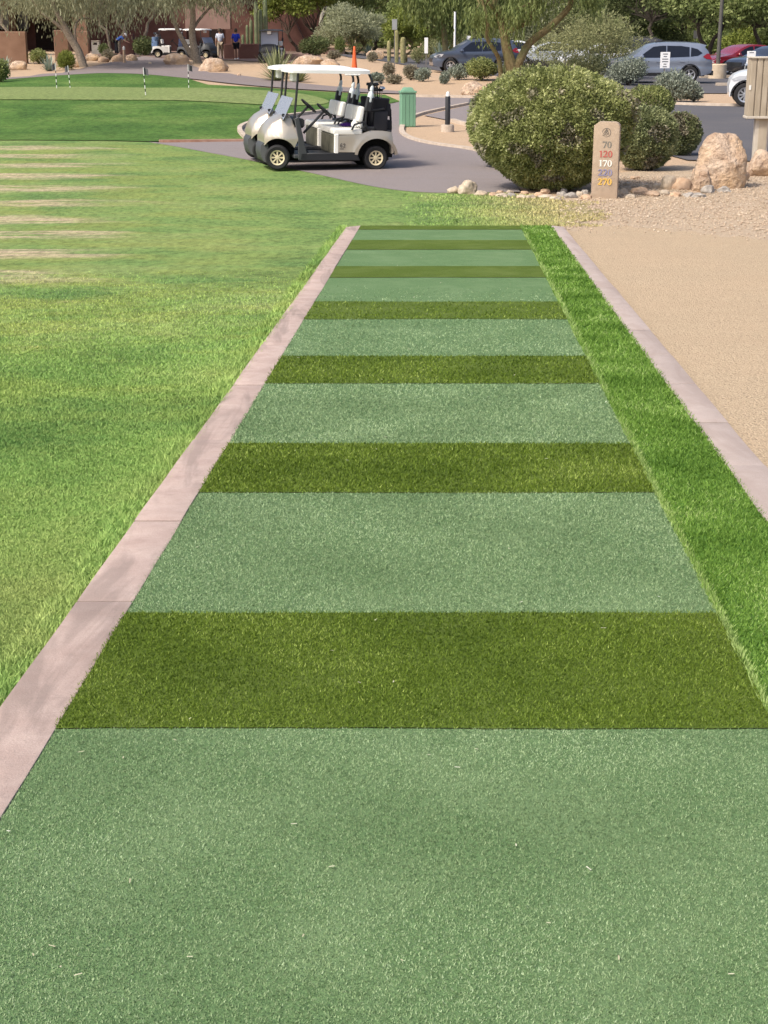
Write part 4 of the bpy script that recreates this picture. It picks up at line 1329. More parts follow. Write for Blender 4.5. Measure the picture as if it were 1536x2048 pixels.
def golf_bag(label, root, lx, ly, mat, seed, lean=8, hood=False, H=0.80, group='golf bags on the carts'):
    """bag standing in the well of a cart; top-level, placed in the cart's frame"""
    m = root.matrix_world @ Matrix.Translation((lx, ly, 0.42))
    o = empty('golf_bag', m.translation, root.rotation_euler.z, label, 'golf bag', group)
    rnd = random.Random(seed)
    tilt = Matrix.Rotation(R(-lean), 4, 'Y')
    def T(x, y, z): return tilt @ Vector((x, y, z))
    mb = MB()
    vs, fs = [], []
    rings = [(0, 0.105), (0.04, 0.125), (0.3, 0.125), (0.55, 0.12), (0.78, 0.135), (0.86, 0.145), (0.88, 0.135), (0.87, 0.11)]
    seg = 14
    for z, r in rings:
        for k in range(seg):
            a = 2 * math.pi * k / seg
            vs.append(T(r * math.cos(a) * 1.42, r * math.sin(a) * 1.2, z * H / 0.86))
    for i in range(len(rings) - 1):
        for k in range(seg):
            k2 = (k + 1) % seg
            fs.append((i * seg + k, i * seg + k2, (i + 1) * seg + k2, (i + 1) * seg + k))
    fs.append(tuple(reversed(range(seg)))); fs.append(tuple((len(rings) - 1) * seg + k for k in range(seg)))
    mb.add(vs, fs)
    mb.build('bag_body', mat, o)
    r3 = tilt.to_3x3()
    MB().box(T(-0.17, 0, 0.26), (0.15, 0.24, 0.38), rot=r3).build('pocket', mat, o, bevel=0.035, seg=2)
    MB().box(T(-0.15, 0, 0.62), (0.12, 0.20, 0.22), rot=r3).build('pocket', mat, o, bevel=0.03, seg=2)
    for s in (-1, 1):
        MB().box(T(-0.01, s * 0.15, 0.38), (0.26, 0.12, 0.44), rot=r3).build('pocket', mat, o, bevel=0.035, seg=2)
    MB().tube([T(-0.13, 0.05, 0.80), T(-0.21, 0.06, 0.62), T(-0.24, 0.05, 0.3), T(-0.20, 0.04, 0.02), T(-0.17, 0.04, -0.06)], 0.02, 6, flat=2.2).build('strap', mat, o)
    for k in range(9):
        a = rnd.uniform(0, 6.28); rr = rnd.uniform(0.02, 0.09)
        bx, by = rr * math.cos(a), rr * math.sin(a)
        h = rnd.uniform(0.92, 1.08)
        ex, ey = bx * 1.25 + rnd.uniform(-.03, .03), by * 1.25 + rnd.uniform(-.03, .03)
        c = bpy.data.objects.new('golf_club', None); COL.objects.link(c); c.parent = o
        MB().tube([T(bx, by, 0.7), T(ex, ey, h)], 0.006, 5).build('shaft', M_chrome if k % 2 else M_black, c)
        hd = MB()
        d = rnd.uniform(0, 6.28)
        if k < 3:
            hd.lathe([(0, 0.03), (0.025, 0.026), (0.045, 0.01), (0.05, -0.01), (0.035, -0.028), (0, -0.034)], 12, Matrix.Translation(T(ex + 0.035 * math.cos(d), ey + 0.035 * math.sin(d), h + 0.01)) @ Matrix.Diagonal((1.2, 0.95, 1, 1)))
        else:
            hd.box(T(ex + 0.03 * math.cos(d), ey + 0.03 * math.sin(d), h + 0.01), (0.085, 0.016, 0.05), rot=Matrix.Rotation(d, 3, 'Z'))
        hd.build('club_head', (M_black if k % 3 else M_chrome), c, bevel=0.004 if k >= 3 else 0)
    return o

def sand_bottle(label, root, ly):
    m = root.matrix_world @ Vector((-0.71, ly, 1.17))
    o = empty('sand_bottle', m, root.rotation_euler.z, label, 'bottle', 'sand bottles on the carts')
    tl = Matrix.Rotation(R(-10), 4, 'Y')
    MB().lathe([(0.05, 0.0), (0.055, 0.02), (0.055, 0.12), (0.05, 0.15), (0.03, 0.19), (0.028, 0.21)], 14, tl).build('bottle_body', M_bottle, o)
    MB().lathe([(0.034, 0.205), (0.034, 0.235), (0.026, 0.285), (0.02, 0.29), (0, 0.29)], 12, tl).build('spout', M_bottle, o)
    return o

pA = hit(640, 340)
yawA = math.pi + R(14)
bpy.context.view_layer.update()
cartA = cart('golf_cart', 'champagne golf cart numbered 62, standing in front of its twin', (pA.x, pA.y + 0.45, float(G(pA.x, pA.y + 0.45))+0.004), yawA, number='62', steer=R(-13))
pB = Vector((pA.x - 0.36, pA.y + 0.45 + 1.62, 0))
cartB = cart('golf_cart', 'champagne golf cart parked just behind the one numbered 62', (pB.x, pB.y, float(G(pB.x, pB.y))+0.004), yawA, steer=R(-13))
for c_ in (cartA, cartB): c_.rotation_euler.y = R(-1.3)
bpy.context.view_layer.update()
golf_bag('black golf bag in the well of cart 62, nearest the wheel with cream rim', cartA, -0.90, 0.28, M_bag, 4, lean=3)
golf_bag('black golf bag on the passenger side well of cart 62', cartA, -0.90, -0.28, M_bag, 9, lean=3)
for ly, t in ((0.53, 'white sand bottle on the driver side strut of cart 62'), (-0.53, 'white sand bottle on the passenger side strut of cart 62')):
    sand_bottle(t, cartA, ly)
for ly, t in ((0.53, 'white sand bottle on the driver side strut of the rear twin cart'), (-0.53, 'white sand bottle on the passenger side strut of the rear twin cart')):
    sand_bottle(t, cartB, ly)
# towel, ball bag on the seat of cart 62
def in_cart(c, p): return c.matrix_world @ Vector(p)
tw = MB()
vs, fs = [], []
n = 9
for i in range(n):
    for j in range(n):
        u, v = i / (n - 1) - .5, j / (n - 1) - .5
        z = 0.05 * (1 - (2 * abs(u)) ** 2) * (1 - (2 * abs(v)) ** 2) + 0.03 * mnoise.noise(Vector((u * 6, v * 6, 1))) + 0.012
        vs.append((u * 0.24, v * 0.42, max(0.004, z)))
for i in range(n - 1):
    for j in range(n - 1):
        a0 = i * n + j
        fs.append((a0, a0 + n, a0 + n + 1, a0 + 1))
tw.add(vs, fs)
t = tw.build('towel', M_purple)
t.location = in_cart(cartA, (-0.46, -0.12, 0.725)); t.rotation_euler.z = cartA.rotation_euler.z
tag(t, 'crumpled purple towel on the seat of golf cart 62', 'towel')
for k, (x, y, r_) in enumerate(((-0.49, 0.40, 0.065), (-0.57, 0.47, 0.055))):
    b = MB().lathe([(0, -r_ * .9), (r_ * .7, -r_ * .8), (r_, -r_ * .2), (r_ * .9, r_ * .5), (r_ * .45, r_ * .95), (r_ * .3, r_ * 1.4), (0, r_ * 1.45)], 14).build('water_bottle', M_white)
    b.location = in_cart(cartA, (x, y, 0.725 + r_ * .92))
    tag(b, ('squat white bottle lying against the hip rail of cart 62', 'smaller white bottle behind the squat one on cart 62')[k], 'bottle')

# ------------------------------------------------------------------ kerbs
M_kerb = mottled('kerb concrete', (0.40, 0.33, 0.26), (0.52, 0.44, 0.36), 6, 0.9, 0.2, bump=0.3)
M_kerbr = mottled('red brown kerb', (0.27, 0.15, 0.105), (0.37, 0.23, 0.17), 5, 0.9, 0.2, bump=0.3)
def kerb(label, pts, w, h, mat, n=4):
    line = smooth_line(W(*pts), n)
    L = [Vector(p) for p in line]
    vs, fs = [], []
    for i, p in enumerate(L):
        d = (L[min(i + 1, len(L) - 1)] - L[max(i - 1, 0)]).normalized()
        s = Vector((-d.y, d.x))
        for q, z in ((p - s * w / 2, -0.05), (p - s * w / 2 * 0.9, h), (p + s * w / 2 * 0.9, h), (p + s * w / 2, -0.05)):
            vs.append((q.x, q.y, float(G(q.x, q.y)) + z))
    for i in range(len(L) - 1):
        for k in range(3):
            a0 = i * 4 + k
            fs.append((a0, a0 + 1, a0 + 5, a0 + 4))
    fs += [(0, 1, 2, 3), tuple((len(L) - 1) * 4 + k for k in (3, 2, 1, 0))]
    mb = MB(); mb.add(vs, fs)
    o = mb.build('kerb', mat, angle=40)
    return tag(o, label, 'kerb')
kerb('low red brown kerb along the foot of the green bank', [(318, 284.2), (400, 283.6), (495, 282.6), (560, 281)], 0.16, 0.05, M_kerbr)
kerb('curved tan kerb round the grass nose behind the carts', [(495, 281), (480, 265), (486, 254), (524, 242.5), (602, 230.5), (690, 220), (745, 214)], 0.12, 0.08, M_kerb)
kerb('tan kerb bounding the dirt island with the green box', [(936, 208), (850, 226), (816, 240), (803, 260), (816, 275), (862, 288), (950, 301), (1005, 322)], 0.13, 0.05, M_kerb)
kerb('short tan kerb beside the black bollard light', [(905, 242.5), (935, 250), (1000, 257)], 0.13, 0.07, M_kerb)
kerb('pale kerb along the far side of the asphalt drive', [(800, 193.5), (940, 195.5), (1080, 199), (1250, 205.5), (1420, 211.5), (1536, 213)], 0.16, 0.08, M_kerb)
for a0, a1 in (((1432, 171.5), (1475, 171.5)), ):
    kerb('long pale wheel stop on the parking lot behind the silver car', [a0, ((a0[0] + a1[0]) / 2, a0[1]), a1], 0.25, 0.12, M_kerb, 1)
kerb('pale kerb edging the parking lot under the lamp post', [(1400, 156), (1470, 155.5), (1536, 155.5)], 0.2, 0.12, M_kerb, 1)

# ------------------------------------------------------------------ yardage post
def numerals():
    """bold serif digits as polygons in a 0..1 high box"""
    def ring(ro, ri, n=20):
        return ro, ri
    D = {}
    n = 20
    o_ = [(0.36 + 0.36 * math.cos(2 * math.pi * k / n), 0.5 + 0.52 * math.sin(2 * math.pi * k / n)) for k in range(n)]
    i_ = [(0.36 + 0.145 * math.cos(2 * math.pi * k / n), 0.5 + 0.42 * math.sin(2 * math.pi * k / n)) for k in range(n)]
    D['0'] = (0.80, [[o_[k], o_[(k + 1) % n], i_[(k + 1) % n], i_[k]] for k in range(n)])
    D['1'] = (0.58, [[(0.17, 0.0), (0.38, 0.0), (0.38, 1.0), (0.17, 1.0)], [(0.02, 0.90), (0.0, 0.82), (0.17, 0.84), (0.17, 1.0)], [(0.08, 0.0), (0.17, 0.0), (0.17, 0.07), (0.08, 0.05)], [(0.38, 0.0), (0.47, 0.0), (0.47, 0.05), (0.38, 0.07)]])
    D['7'] = (0.74, [[(0.02, 0.82), (0.70, 0.82), (0.70, 1.0), (0.02, 1.0)], [(0.02, 0.70), (0.08, 0.70), (0.10, 0.82), (0.02, 0.82)], [(0.14, 0.0), (0.36, 0.0), (0.70, 0.82), (0.52, 0.82)]])
    c = []
    path = [(0.06, 0.72, 0.06), (0.14, 0.90, 0.07), (0.34, 0.97, 0.08), (0.54, 0.86, 0.11), (0.57, 0.68, 0.115), (0.46, 0.46, 0.10), (0.28, 0.24, 0.075), (0.10, 0.08, 0.05)]
    for (x0, y0, w0), (x1, y1, w1) in zip(path, path[1:]):
        dx, dy = x1 - x0, y1 - y0
        l = math.hypot(dx, dy); nx, ny = -dy / l, dx / l
        c.append([(x0 - nx * w0, y0 - ny * w0), (x1 - nx * w1, y1 - ny * w1), (x1 + nx * w1, y1 + ny * w1), (x0 + nx * w0, y0 + ny * w0)])
    c.append([(0.02, 0.0), (0.68, 0.0), (0.70, 0.17), (0.02, 0.14)]); c.append([(0.64, 0.16), (0.70, 0.16), (0.73, 0.30), (0.68, 0.30)])
    D['2'] = (0.76, c)
    return D
DIG = numerals()
M_post = mottled('cast tan concrete', (0.37, 0.285, 0.21), (0.45, 0.355, 0.27), 10, 0.9, 0.2, c3=(0.41, 0.315, 0.23), bump=0.25, bscale=60, obj=True)
pm = hit(1209, 394)
post = empty('yardage_post', pm, R(-13), 'tan stone yardage post with coloured distances from 70 to 270', 'sign post')
hw, H_, dp = 0.195, 1.10, 0.11
MB().prism([(-hw, -0.1), (hw, -0.1), (hw * 0.97, H_ - 0.05), (hw * 0.80, H_ - 0.012), (hw * 0.55, H_), (-hw * 0.62, H_), (-hw * 0.78, H_ - 0.03), (-hw * 0.97, H_ - 0.05)], -dp, dp).build('post_body', M_post, post, bevel=0.008, seg=2)
cols = {'70': (0.21, 0.20, 0.175), '120': (0.50, 0.13, 0.11), '170': (0.82, 0.82, 0.76), '220': (0.27, 0.26, 0.40), '270': (0.78, 0.50, 0.11)}
def flat_poly_obj(name, polys, mat, parent, y):
    """flat painted shapes as one thin mesh on the face at depth y"""
    mb = MB()
    for pl in polys:
        k = len(pl)
        mb.add([(x, y, z) for x, z in pl], [tuple(range(k))])
    me = mb.mesh(name)
    return link_mesh(name, me, mat, parent)
for txt, zc in (('70', 0.775), ('120', 0.640), ('170', 0.505), ('220', 0.370), ('270', 0.238)):
    S = 0.094
    wtot = sum(DIG[c][0] for c in txt) * S - 0.05 * S
    x = -wtot / 2 + 0.004 + (0.012 if txt == '70' else 0)
    m = plain('painted ' + txt, cols[txt], 0.7, 0.2, var=0.08)
    for c in txt:
        flat_poly_obj('numeral', [[(x + u * S, zc - S / 2 + v * S) for u, v in pl] for pl in DIG[c][1]], m, post, -dp - 0.002 - 0.0006 * len(post.children))
        x += DIG[c][0] * S
lg = []
n = 26
for k in range(n):
    a, b = R(-150 + 330 * k / n), R(-150 + 330 * (k + 1) / n)
    w0 = 0.0085 * (0.45 + 0.9 * abs(math.sin(a / 2 + 1.2))); r0 = 0.066
    lg.append([(r0 * math.cos(a), 0.95 + r0 * math.sin(a)), (r0 * math.cos(b), 0.95 + r0 * math.sin(b)), ((r0 - w0) * math.cos(b), 0.95 + (r0 - w0) * math.sin(b)), ((r0 - w0) * math.cos(a), 0.95 + (r0 - w0) * math.sin(a))])
for k, (x0, z0, x1, z1, w) in enumerate(((-0.05, -0.02, 0.0, 0.05, 0.007), (-0.045, -0.035, 0.012, 0.045, 0.005), (-0.03, -0.042, 0.02, 0.03, 0.008), (-0.012, -0.048, 0.03, 0.0, 0.007), (-0.06, -0.045, -0.02, -0.03, 0.004), (0.02, 0.02, 0.028, -0.035, 0.005))):
    dx, dz = x1 - x0, z1 - z0; l = math.hypot(dx, dz); nx, nz = -dz / l * w, dx / l * w
    lg.append([(x0 - nx * .4, 0.95 + z0 - nz * .4), (x1 - nx, 0.95 + z1 - nz), (x1 + nx, 0.95 + z1 + nz), (x0 + nx * .4, 0.95 + z0 + nz * .4)])
flat_poly_obj('emblem', lg, plain('emblem paint', (0.16, 0.14, 0.12), 0.8, 0.2), post, -dp - 0.0015)

# ------------------------------------------------------------------ utility box, bollard, kiosk box on post
M_grnbox = plain('green pedestal paint', (0.17, 0.34, 0.22), 0.55, 0.4, var=0.08)
p = hit(815, 252)
ub = empty('utility_pedestal', p, R(8), 'green metal utility pedestal behind the golf bags', 'utility box')
MB().box((0, 0, 0.40), (0.37, 0.34, 0.82)).build('housing', M_grnbox, ub, bevel=0.012)
MB().box((0, 0, 0.835), (0.41, 0.38, 0.05)).box((0, 0, 0.90), (0.33, 0.30, 0.09), taper=(0.62, 0.62)).build('lid', M_grnbox, ub, bevel=0.01)
for x in (-0.10, 0.0, 0.10):
    MB().box((x, -0.174, 0.40), (0.02, 0.012, 0.74)).build('rib', M_grnbox, ub, bevel=0.004)
MB().box((0.165, -0.176, 0.45), (0.03, 0.014, 0.12)).build('latch', M_grnbox, ub)
p = hit(895, 262)
bo = empty('bollard_light', p, 0, 'slim black bollard light with white cap on concrete footing', 'bollard')
MB().lathe([(0, -0.05), (0.16, -0.05), (0.16, 0.13), (0.15, 0.15), (0, 0.15)], 20).build('footing', M_kerb, bo)
MB().lathe([(0, 0.15), (0.062, 0.15), (0.062, 0.80), (0.056, 0.81), (0, 0.81)], 18).build('column', M_black, bo)
MB().lathe([(0.05, 0.812), (0.05, 0.86), (0.035, 0.91), (0.0, 0.925)], 16).build('cap', M_white, bo)

M_kiosk = mottled('weathered beige boards', (0.33, 0.28, 0.21), (0.42, 0.365, 0.285), 7, 0.8, 0.2, stretch=(1, 1, 0.25), bump=0.15)
M_kiosk2 = mottled('pale beige trim', (0.44, 0.40, 0.34), (0.52, 0.48, 0.41), 6, 0.8, 0.2)
p = hit(1517, 322)
ki = empty('cabinet_on_post', p, R(-4), 'beige slatted cabinet raised on a square post beside boulder', 'cabinet')
s_ = ppm(p.y)
z0, z1 = 0.83, 1.87
MB().box((0.30, 0.02, (z0 + z1) / 2), (1.20, 0.36, z1 - z0 - 0.02)).build('cabinet_box', M_kiosk, ki)
xb = -0.30
k = 0
while xb < 0.88:
    w_ = 0.118
    MB().box((xb + w_ / 2, -0.172, (z0 + z1) / 2), (w_ - 0.022, 0.022, z1 - z0)).build('board', M_kiosk, ki, bevel=0.005)
    xb += w_
MB().box((0.30, 0.0, z0 - 0.02), (1.24, 0.42, 0.045)).build('base_rail', M_kiosk2, ki, bevel=0.006)
MB().box((0.30, 0.0, z1 + 0.012), (1.24, 0.42, 0.03)).build('top_rail', M_kiosk2, ki, bevel=0.006)
MB().box((-0.285, -0.190, 1.35), (0.035, 0.012, 0.085)).build('hinge', M_white, ki)
MB().box((0.0, 0, 0.38), (0.24, 0.20, 0.90)).build('post', M_kiosk2, ki, bevel=0.006)
MB().box((0.02, -0.106, 0.38), (0.15, 0.014, 0.88)).build('post_facing', M_kiosk, ki)

# ------------------------------------------------------------------ stones
rock('boulder', 'large tan boulder with a broken lower face beside the cabinet post', 1440, 376, 112, 112, M_bould, 27, 0.75, sub=5, rz=0.0, cat='boulder', boxy=0.72, shear=0.14, cuts=5, rough=0.11)
rock('boulder', 'orange tan block at the foot of the large boulder', 1406, 383, 46, 54, M_bould, 5, 0.8, sub=4, cat='boulder', boxy=0.7, rough=0.15)
rock('boulder', 'rounded tan boulder in front of the cabinet post', 1530, 352, 72, 50, M_bould, 13, 0.8, sub=4, cat='boulder', boxy=0.75, rough=0.16)
rock('rock', 'small dark tan rock wedged beside the rounded boulder', 1480, 362, 38, 26, M_rockt, 8, 0.8)
rock('rock', 'pale angular rock between the large boulder and yardage post', 1338, 378, 30, 30, M_rockp, 31, 0.8)
rock('rock', 'bluish grey stone before the orange tan block', 1418, 386, 30, 15, M_rockg, 33, 0.8)
rock('rock', 'flat tan stone left of the orange tan block', 1366, 379, 42, 22, M_rockt, 34, 0.7)
rock('rock', 'large pale stone at the corner of the cart path', 936, 389, 40, 27, M_rockp, 41, 0.7, sub=4)
rock('rock', 'low pale stone touching the large corner stone', 908, 387, 26, 15, M_rockp, 42, 0.8)
rnd = random.Random(77)
edging = [(962, 391, 26, 15, 0), (985, 392, 22, 11, 2), (1004, 394, 28, 11, 0), (1024, 393, 24, 12, 1), (1044, 396, 30, 9, 0), (1062, 397, 22, 11, 0), (1078, 394, 26, 14, 2), (1093, 396, 34, 11, 0), (1112, 399, 26, 9, 0), (1124, 393, 20, 16, 1), (1142, 395, 30, 15, 1), (1160, 394, 18, 18, 0), (1174, 398, 22, 15, 2), (1170, 388, 20, 14, 1), (1000, 387, 16, 9, 2), (1020, 386, 15, 8, 0), (1050, 388, 20, 9, 2), (1090, 386, 24, 12, 2), (1128, 385, 18, 12, 1)]
for i, (x, y, w, h, m) in enumerate(edging):
    rock('rock', 'small stone in the edging row under the big clipped bush', x, y, w * 1.15, h * 0.78, (M_rockp, M_rockg, M_rockt)[m], 100 + i, 0.8, group='stones edging the bush bed', sub=3, boxy=0.75, cuts=9, rough=0.3, sink=0.2, rz=i * 1.3)
edging2 = [(1246, 389, 24, 17, 0), (1262, 395, 30, 9, 0), (1282, 386, 36, 15, 2), (1306, 391, 38, 13, 2), (1330, 389, 22, 12, 0), (1352, 392, 24, 12, 2), (1378, 393, 28, 11, 1), (1398, 394, 34, 10, 1), (1288, 376, 26, 12, 0), (1316, 374, 24, 11, 0), (1392, 346, 20, 12, 2), (1450, 384, 26, 15, 1), (1255, 370, 18, 9, 0), (1270, 358, 22, 8, 2)]
for i, (x, y, w, h, m) in enumerate(edging2):
    rock('rock', 'small stone in the scatter between yardage post and boulders', x, y, w * 1.1, h * 0.85, (M_rockp, M_rockg, M_rockt)[m], 200 + i, 0.8, group='stones scattered by the yardage post', sub=3, boxy=0.75, cuts=9, rough=0.3, sink=0.2, rz=i * 1.7)
far_rocks = [(35, 139, 42, 20, 'tan boulder beside the blue agave near the left wall', M_bould), (153, 134, 40, 24, 'tan boulder behind the forked tree trunk base', M_bould), (184, 121, 34, 16, 'low tan boulder right of the leaning forked tree', M_bould), (236, 124, 28, 18, 'brown boulder behind the small white path light', M_rockt), (262, 122, 26, 15, 'rounded tan boulder right of the small path light', M_bould),
             (352, 130, 56, 26, 'long tan boulder at the foot of the twin stemmed tree', M_bould), (425, 143, 60, 30, 'broad pale tan boulder below the two walkers', M_bould), (618, 131, 64, 22, 'wide tan boulder behind the cart roof', M_bould), (660, 133, 40, 16, 'low tan boulder right of the wide one behind the cart roof', M_bould), (752, 118, 42, 22, 'wedge shaped tan boulder behind the orange cone', M_bould),
             (686, 92, 34, 18, 'tan boulder below the grey green dome tree', M_bould), (206, 124, 24, 12, 'small brown rock near the waste bin', M_rockt), (478, 152, 8, 6, 'tiny dark rock on the dirt left of the yucca', M_rockt), (950, 194, 62, 34, 'broad tan boulder left of the big clipped bush', M_bould), (300, 128, 8, 5, 'tiny pale stone beside the upper path', M_rockp)]
for i, (x, y, w, h, l, m) in enumerate(far_rocks):
    rock('boulder' if w > 20 else 'rock', l, x, y, w * 1.05, h * 0.88, m, 300 + i, 0.7, sub=3, boxy=0.8, rough=0.2, cat='boulder' if w > 20 else 'rock')

# loose gravel as real stones
def gravel_field():
    rg = np.random.default_rng(5)
    base = []
    bm = bmesh.new(); bmesh.ops.create_icosphere(bm, subdivisions=1, radius=1.0)
    bv = np.array([v.co[:] for v in bm.verts]); bf = np.array([[v.index for v in f.verts] for f in bm.faces]); bm.free()
    V, T = [], []
    poly = [Vector(q) for q in grav]
    from mathutils.geometry import intersect_point_tri_2d
    X = rg.uniform(2.0, 7.5, 14000); Y = rg.uniform(16.5, 26.5, 14000)
    px, py = proj(X, Y, np.zeros_like(X))
    lo = np.interp(px, [1130, 1200, 1320, 1440, 1536, 1600], [478, 462, 468, 486, 492, 494]) + rg.normal(0, 14, len(px))
    hi = np.interp(px, [1130, 1200, 1240, 1330, 1400, 1536], [402, 396, 350, 345, 350, 350])
    ok = (px > 1120) & (px < 1580) & (py < lo) & (py > hi)
    ok &= rg.random(len(px)) < np.clip((lo - py) / 40, 0.03, 1)
    out = []
    for x, y in zip(X[ok], Y[ok]):
        s = rg.uniform(0.006, 0.017) * np.array([1, rg.uniform(0.7, 1.2), rg.uniform(0.5, 0.8)])
        v = bv * (1 + rg.normal(0, 0.12, (len(bv), 1))) * s
        a = rg.uniform(0, 6.28); c, sn = math.cos(a), math.sin(a)
        v = np.stack([v[:, 0] * c - v[:, 1] * sn, v[:, 0] * sn + v[:, 1] * c, v[:, 2]], 1) + np.array([x, y, float(G(x, y)) + s[2] * 0.4])
        out.append(v[bf].reshape(-1, 3)); T.append(np.full(len(bf), np.clip(rg.normal(0.5, 0.25), 0, 1)))
    me = mesh_np('loose_gravel', np.concatenate(out), 3, np.concatenate(T))
    o = link_mesh('loose_gravel', me, foliage_mat('gravel stone', (0.34, 0.26, 0.185), (0.54, 0.43, 0.32), (0.62, 0.53, 0.42), 0.0, 0.9))
    tag(o, 'loose pinkish gravel stones around the yardage post', 'gravel', kind='stuff')
gravel_field()

# ------------------------------------------------------------------ practice flags
M_flag = plain('black white flag cloth', (0.10, 0.10, 0.11), 0.9, 0.1)
for i, (px, Y, t) in enumerate(((291, 47.3, 'striped practice flag standing nearest the front edge of the green'), (114, 52.5, 'striped practice flag leaning left on the back of the green'), (141, 56.5, 'striped practice flag close beside the left leaning one'), (378, 55.5, 'striped practice flag nearest the parked golf carts'))):
    dx, dy, dz = ray(px, 185)
    x = dx / dy * Y
    g = gp(x, Y, 0.03)
    f = empty('practice_flag', g, 0, t, 'flag', 'flags on the putting green')
    ln = (-0.04, 0, -0.05, 0.0)[i]
    def q(z): return (ln * z, 0, z)
    N_ = 6
    for k in range(N_):
        MB().tube([q(0.56 * k / N_), q(0.56 * (k + 1) / N_)], 0.013, 7).build('band', M_black if k % 2 else M_white, f)
    MB().tube([q(0.56), q(0.80)], 0.011, 7).build('stick', M_white, f)
    mb = MB()
    vs, fs = [], []
    for k in range(6):
        u = k / 5
        for z in (0.60, 0.79):
            vs.append((ln * z + 0.012 + 0.13 * u * (-1 if i in (1, 2) else 1), 0.03 * math.sin(u * 5 + i), z - 0.05 * u))
    for k in range(5): fs.append((2 * k, 2 * k + 2, 2 * k + 3, 2 * k + 1))
    mb.add(vs, fs); mb.build('cloth', M_flag, f)

# ------------------------------------------------------------------ clubhouse
M_st1 = mottled('brown stucco', (0.18, 0.105, 0.07), (0.235, 0.145, 0.10), 1.2, 0.9, 0.15, c3=(0.205, 0.125, 0.088), bump=0.3, bscale=30)
M_st2 = mottled('maroon stucco', (0.105, 0.052, 0.044), (0.145, 0.075, 0.062), 1.2, 0.9, 0.15, bump=0.3, bscale=30)  # maroon, darkened to put the back walls' deep shade into the colour
M_st3 = mottled('mauve brown stucco', (0.235, 0.15, 0.125), (0.295, 0.195, 0.16), 1.2, 0.9, 0.15, bump=0.3, bscale=30)
M_shade = plain('dark timber and painted shade', (0.03, 0.02, 0.017), 0.8, 0.2)  # near-black timber colour, also painted as shade in the bin opening
M_win = plain('window glass grey', (0.16, 0.175, 0.19), 0.12, 0.6, coat=0.3, var=0.1)
def X(px, Y): return (px - 768) / FPX * (Y * CT + 1.5 * ST)
YB = 131.5
ch = empty('clubhouse', (X(300, YB), YB, 0), 0, 'low brown stucco clubhouse with deep shaded entrance recesses', 'building')
o0 = Vector(ch.location)
def part(name, mat, x0, x1, y0, y1, z0, z1, bevel=0.03):
    return MB().box(((x0 + x1) / 2 - o0.x, (y0 + y1) / 2 - o0.y, (z0 + z1) / 2), (x1 - x0, y1 - y0, z1 - z0)).build(name, mat, ch, bevel=bevel)
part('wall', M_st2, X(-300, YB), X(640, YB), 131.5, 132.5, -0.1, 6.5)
part('roof_slab', M_st1, X(-300, 121.5), X(300, 121.5), 120.5, 133.5, 4.6, 5.4)
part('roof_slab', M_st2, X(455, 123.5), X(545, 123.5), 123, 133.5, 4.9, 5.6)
part('pier', M_st1, X(150, 121.5), X(178, 121.5), 121, 122.7, -0.1, 4.6)
part('wall', M_st3, X(372, 122.5), X(462, 122.5), 122.5, 123.5, 2.0, 6.2)
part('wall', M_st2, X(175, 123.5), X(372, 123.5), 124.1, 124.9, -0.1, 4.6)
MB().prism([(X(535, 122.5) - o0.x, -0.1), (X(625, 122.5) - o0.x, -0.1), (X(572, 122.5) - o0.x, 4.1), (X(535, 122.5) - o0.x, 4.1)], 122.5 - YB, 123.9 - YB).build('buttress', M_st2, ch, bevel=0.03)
w_ = part('window', M_shade, X(-60, 130.5), X(54, 130.5), 131.3, 131.45, 1.9, 4.0, 0.01)
MB().box((X(8, 130.5) - o0.x, -0.26, 2.95), (2.1, 0.03, 1.9)).build('pane', M_win, w_)
MB().box((X(-30, 130.5) - o0.x - 0.4, -0.26, 2.95), (1.6, 0.03, 1.9)).build('pane', M_win, w_)
MB().box((X(45, 130.5) - o0.x, -0.26, 2.95), (0.8, 0.03, 1.9)).build('pane', M_win, w_)
part('column', M_st1, X(22, 130), X(36, 130), 129.7, 130.3, -0.1, 4.6)
dr = part('door', M_shade, X(418, 131), X(446, 131), 131.35, 131.48, 0, 2.5, 0.01)
dr2 = part('door', M_shade, X(70, 131), X(108, 131), 131.35, 131.48, 0, 2.6, 0.01)
def gwall(label, px0, px1, ybase, ytop, mat, thick=0.35):
    p = hit((px0 + px1) / 2, ybase); s = ppm(p.y)
    o = MB().box((0, thick / 2, (ybase - ytop) / s / 2 - 0.05), ((px1 - px0) / s, thick, (ybase - ytop) / s + 0.1)).build('garden_wall', mat, bevel=0.04)
    o.location = (p.x, p.y, p.z)
    return tag(o, label, 'wall')
gwall('tall brown courtyard wall left of the clubhouse recess', -90, 55, 127, 66, M_st1)
gwall('square brown pier right of the clubhouse recess', 110, 139, 122, 63, M_st1, 0.9)
gwall('brown wall stub behind the leaning forked tree', 157, 178, 117, 65, M_st1, 0.5)
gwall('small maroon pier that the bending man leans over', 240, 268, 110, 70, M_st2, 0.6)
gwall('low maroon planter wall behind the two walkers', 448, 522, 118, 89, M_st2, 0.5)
gwall('low tan planter wall right of the dark cart', 566, 618, 120, 108, M_st3, 0.4)
gwall('long low mauve wall under the grey green dome tree', 622, 690, 108, 96, M_st3, 0.3)

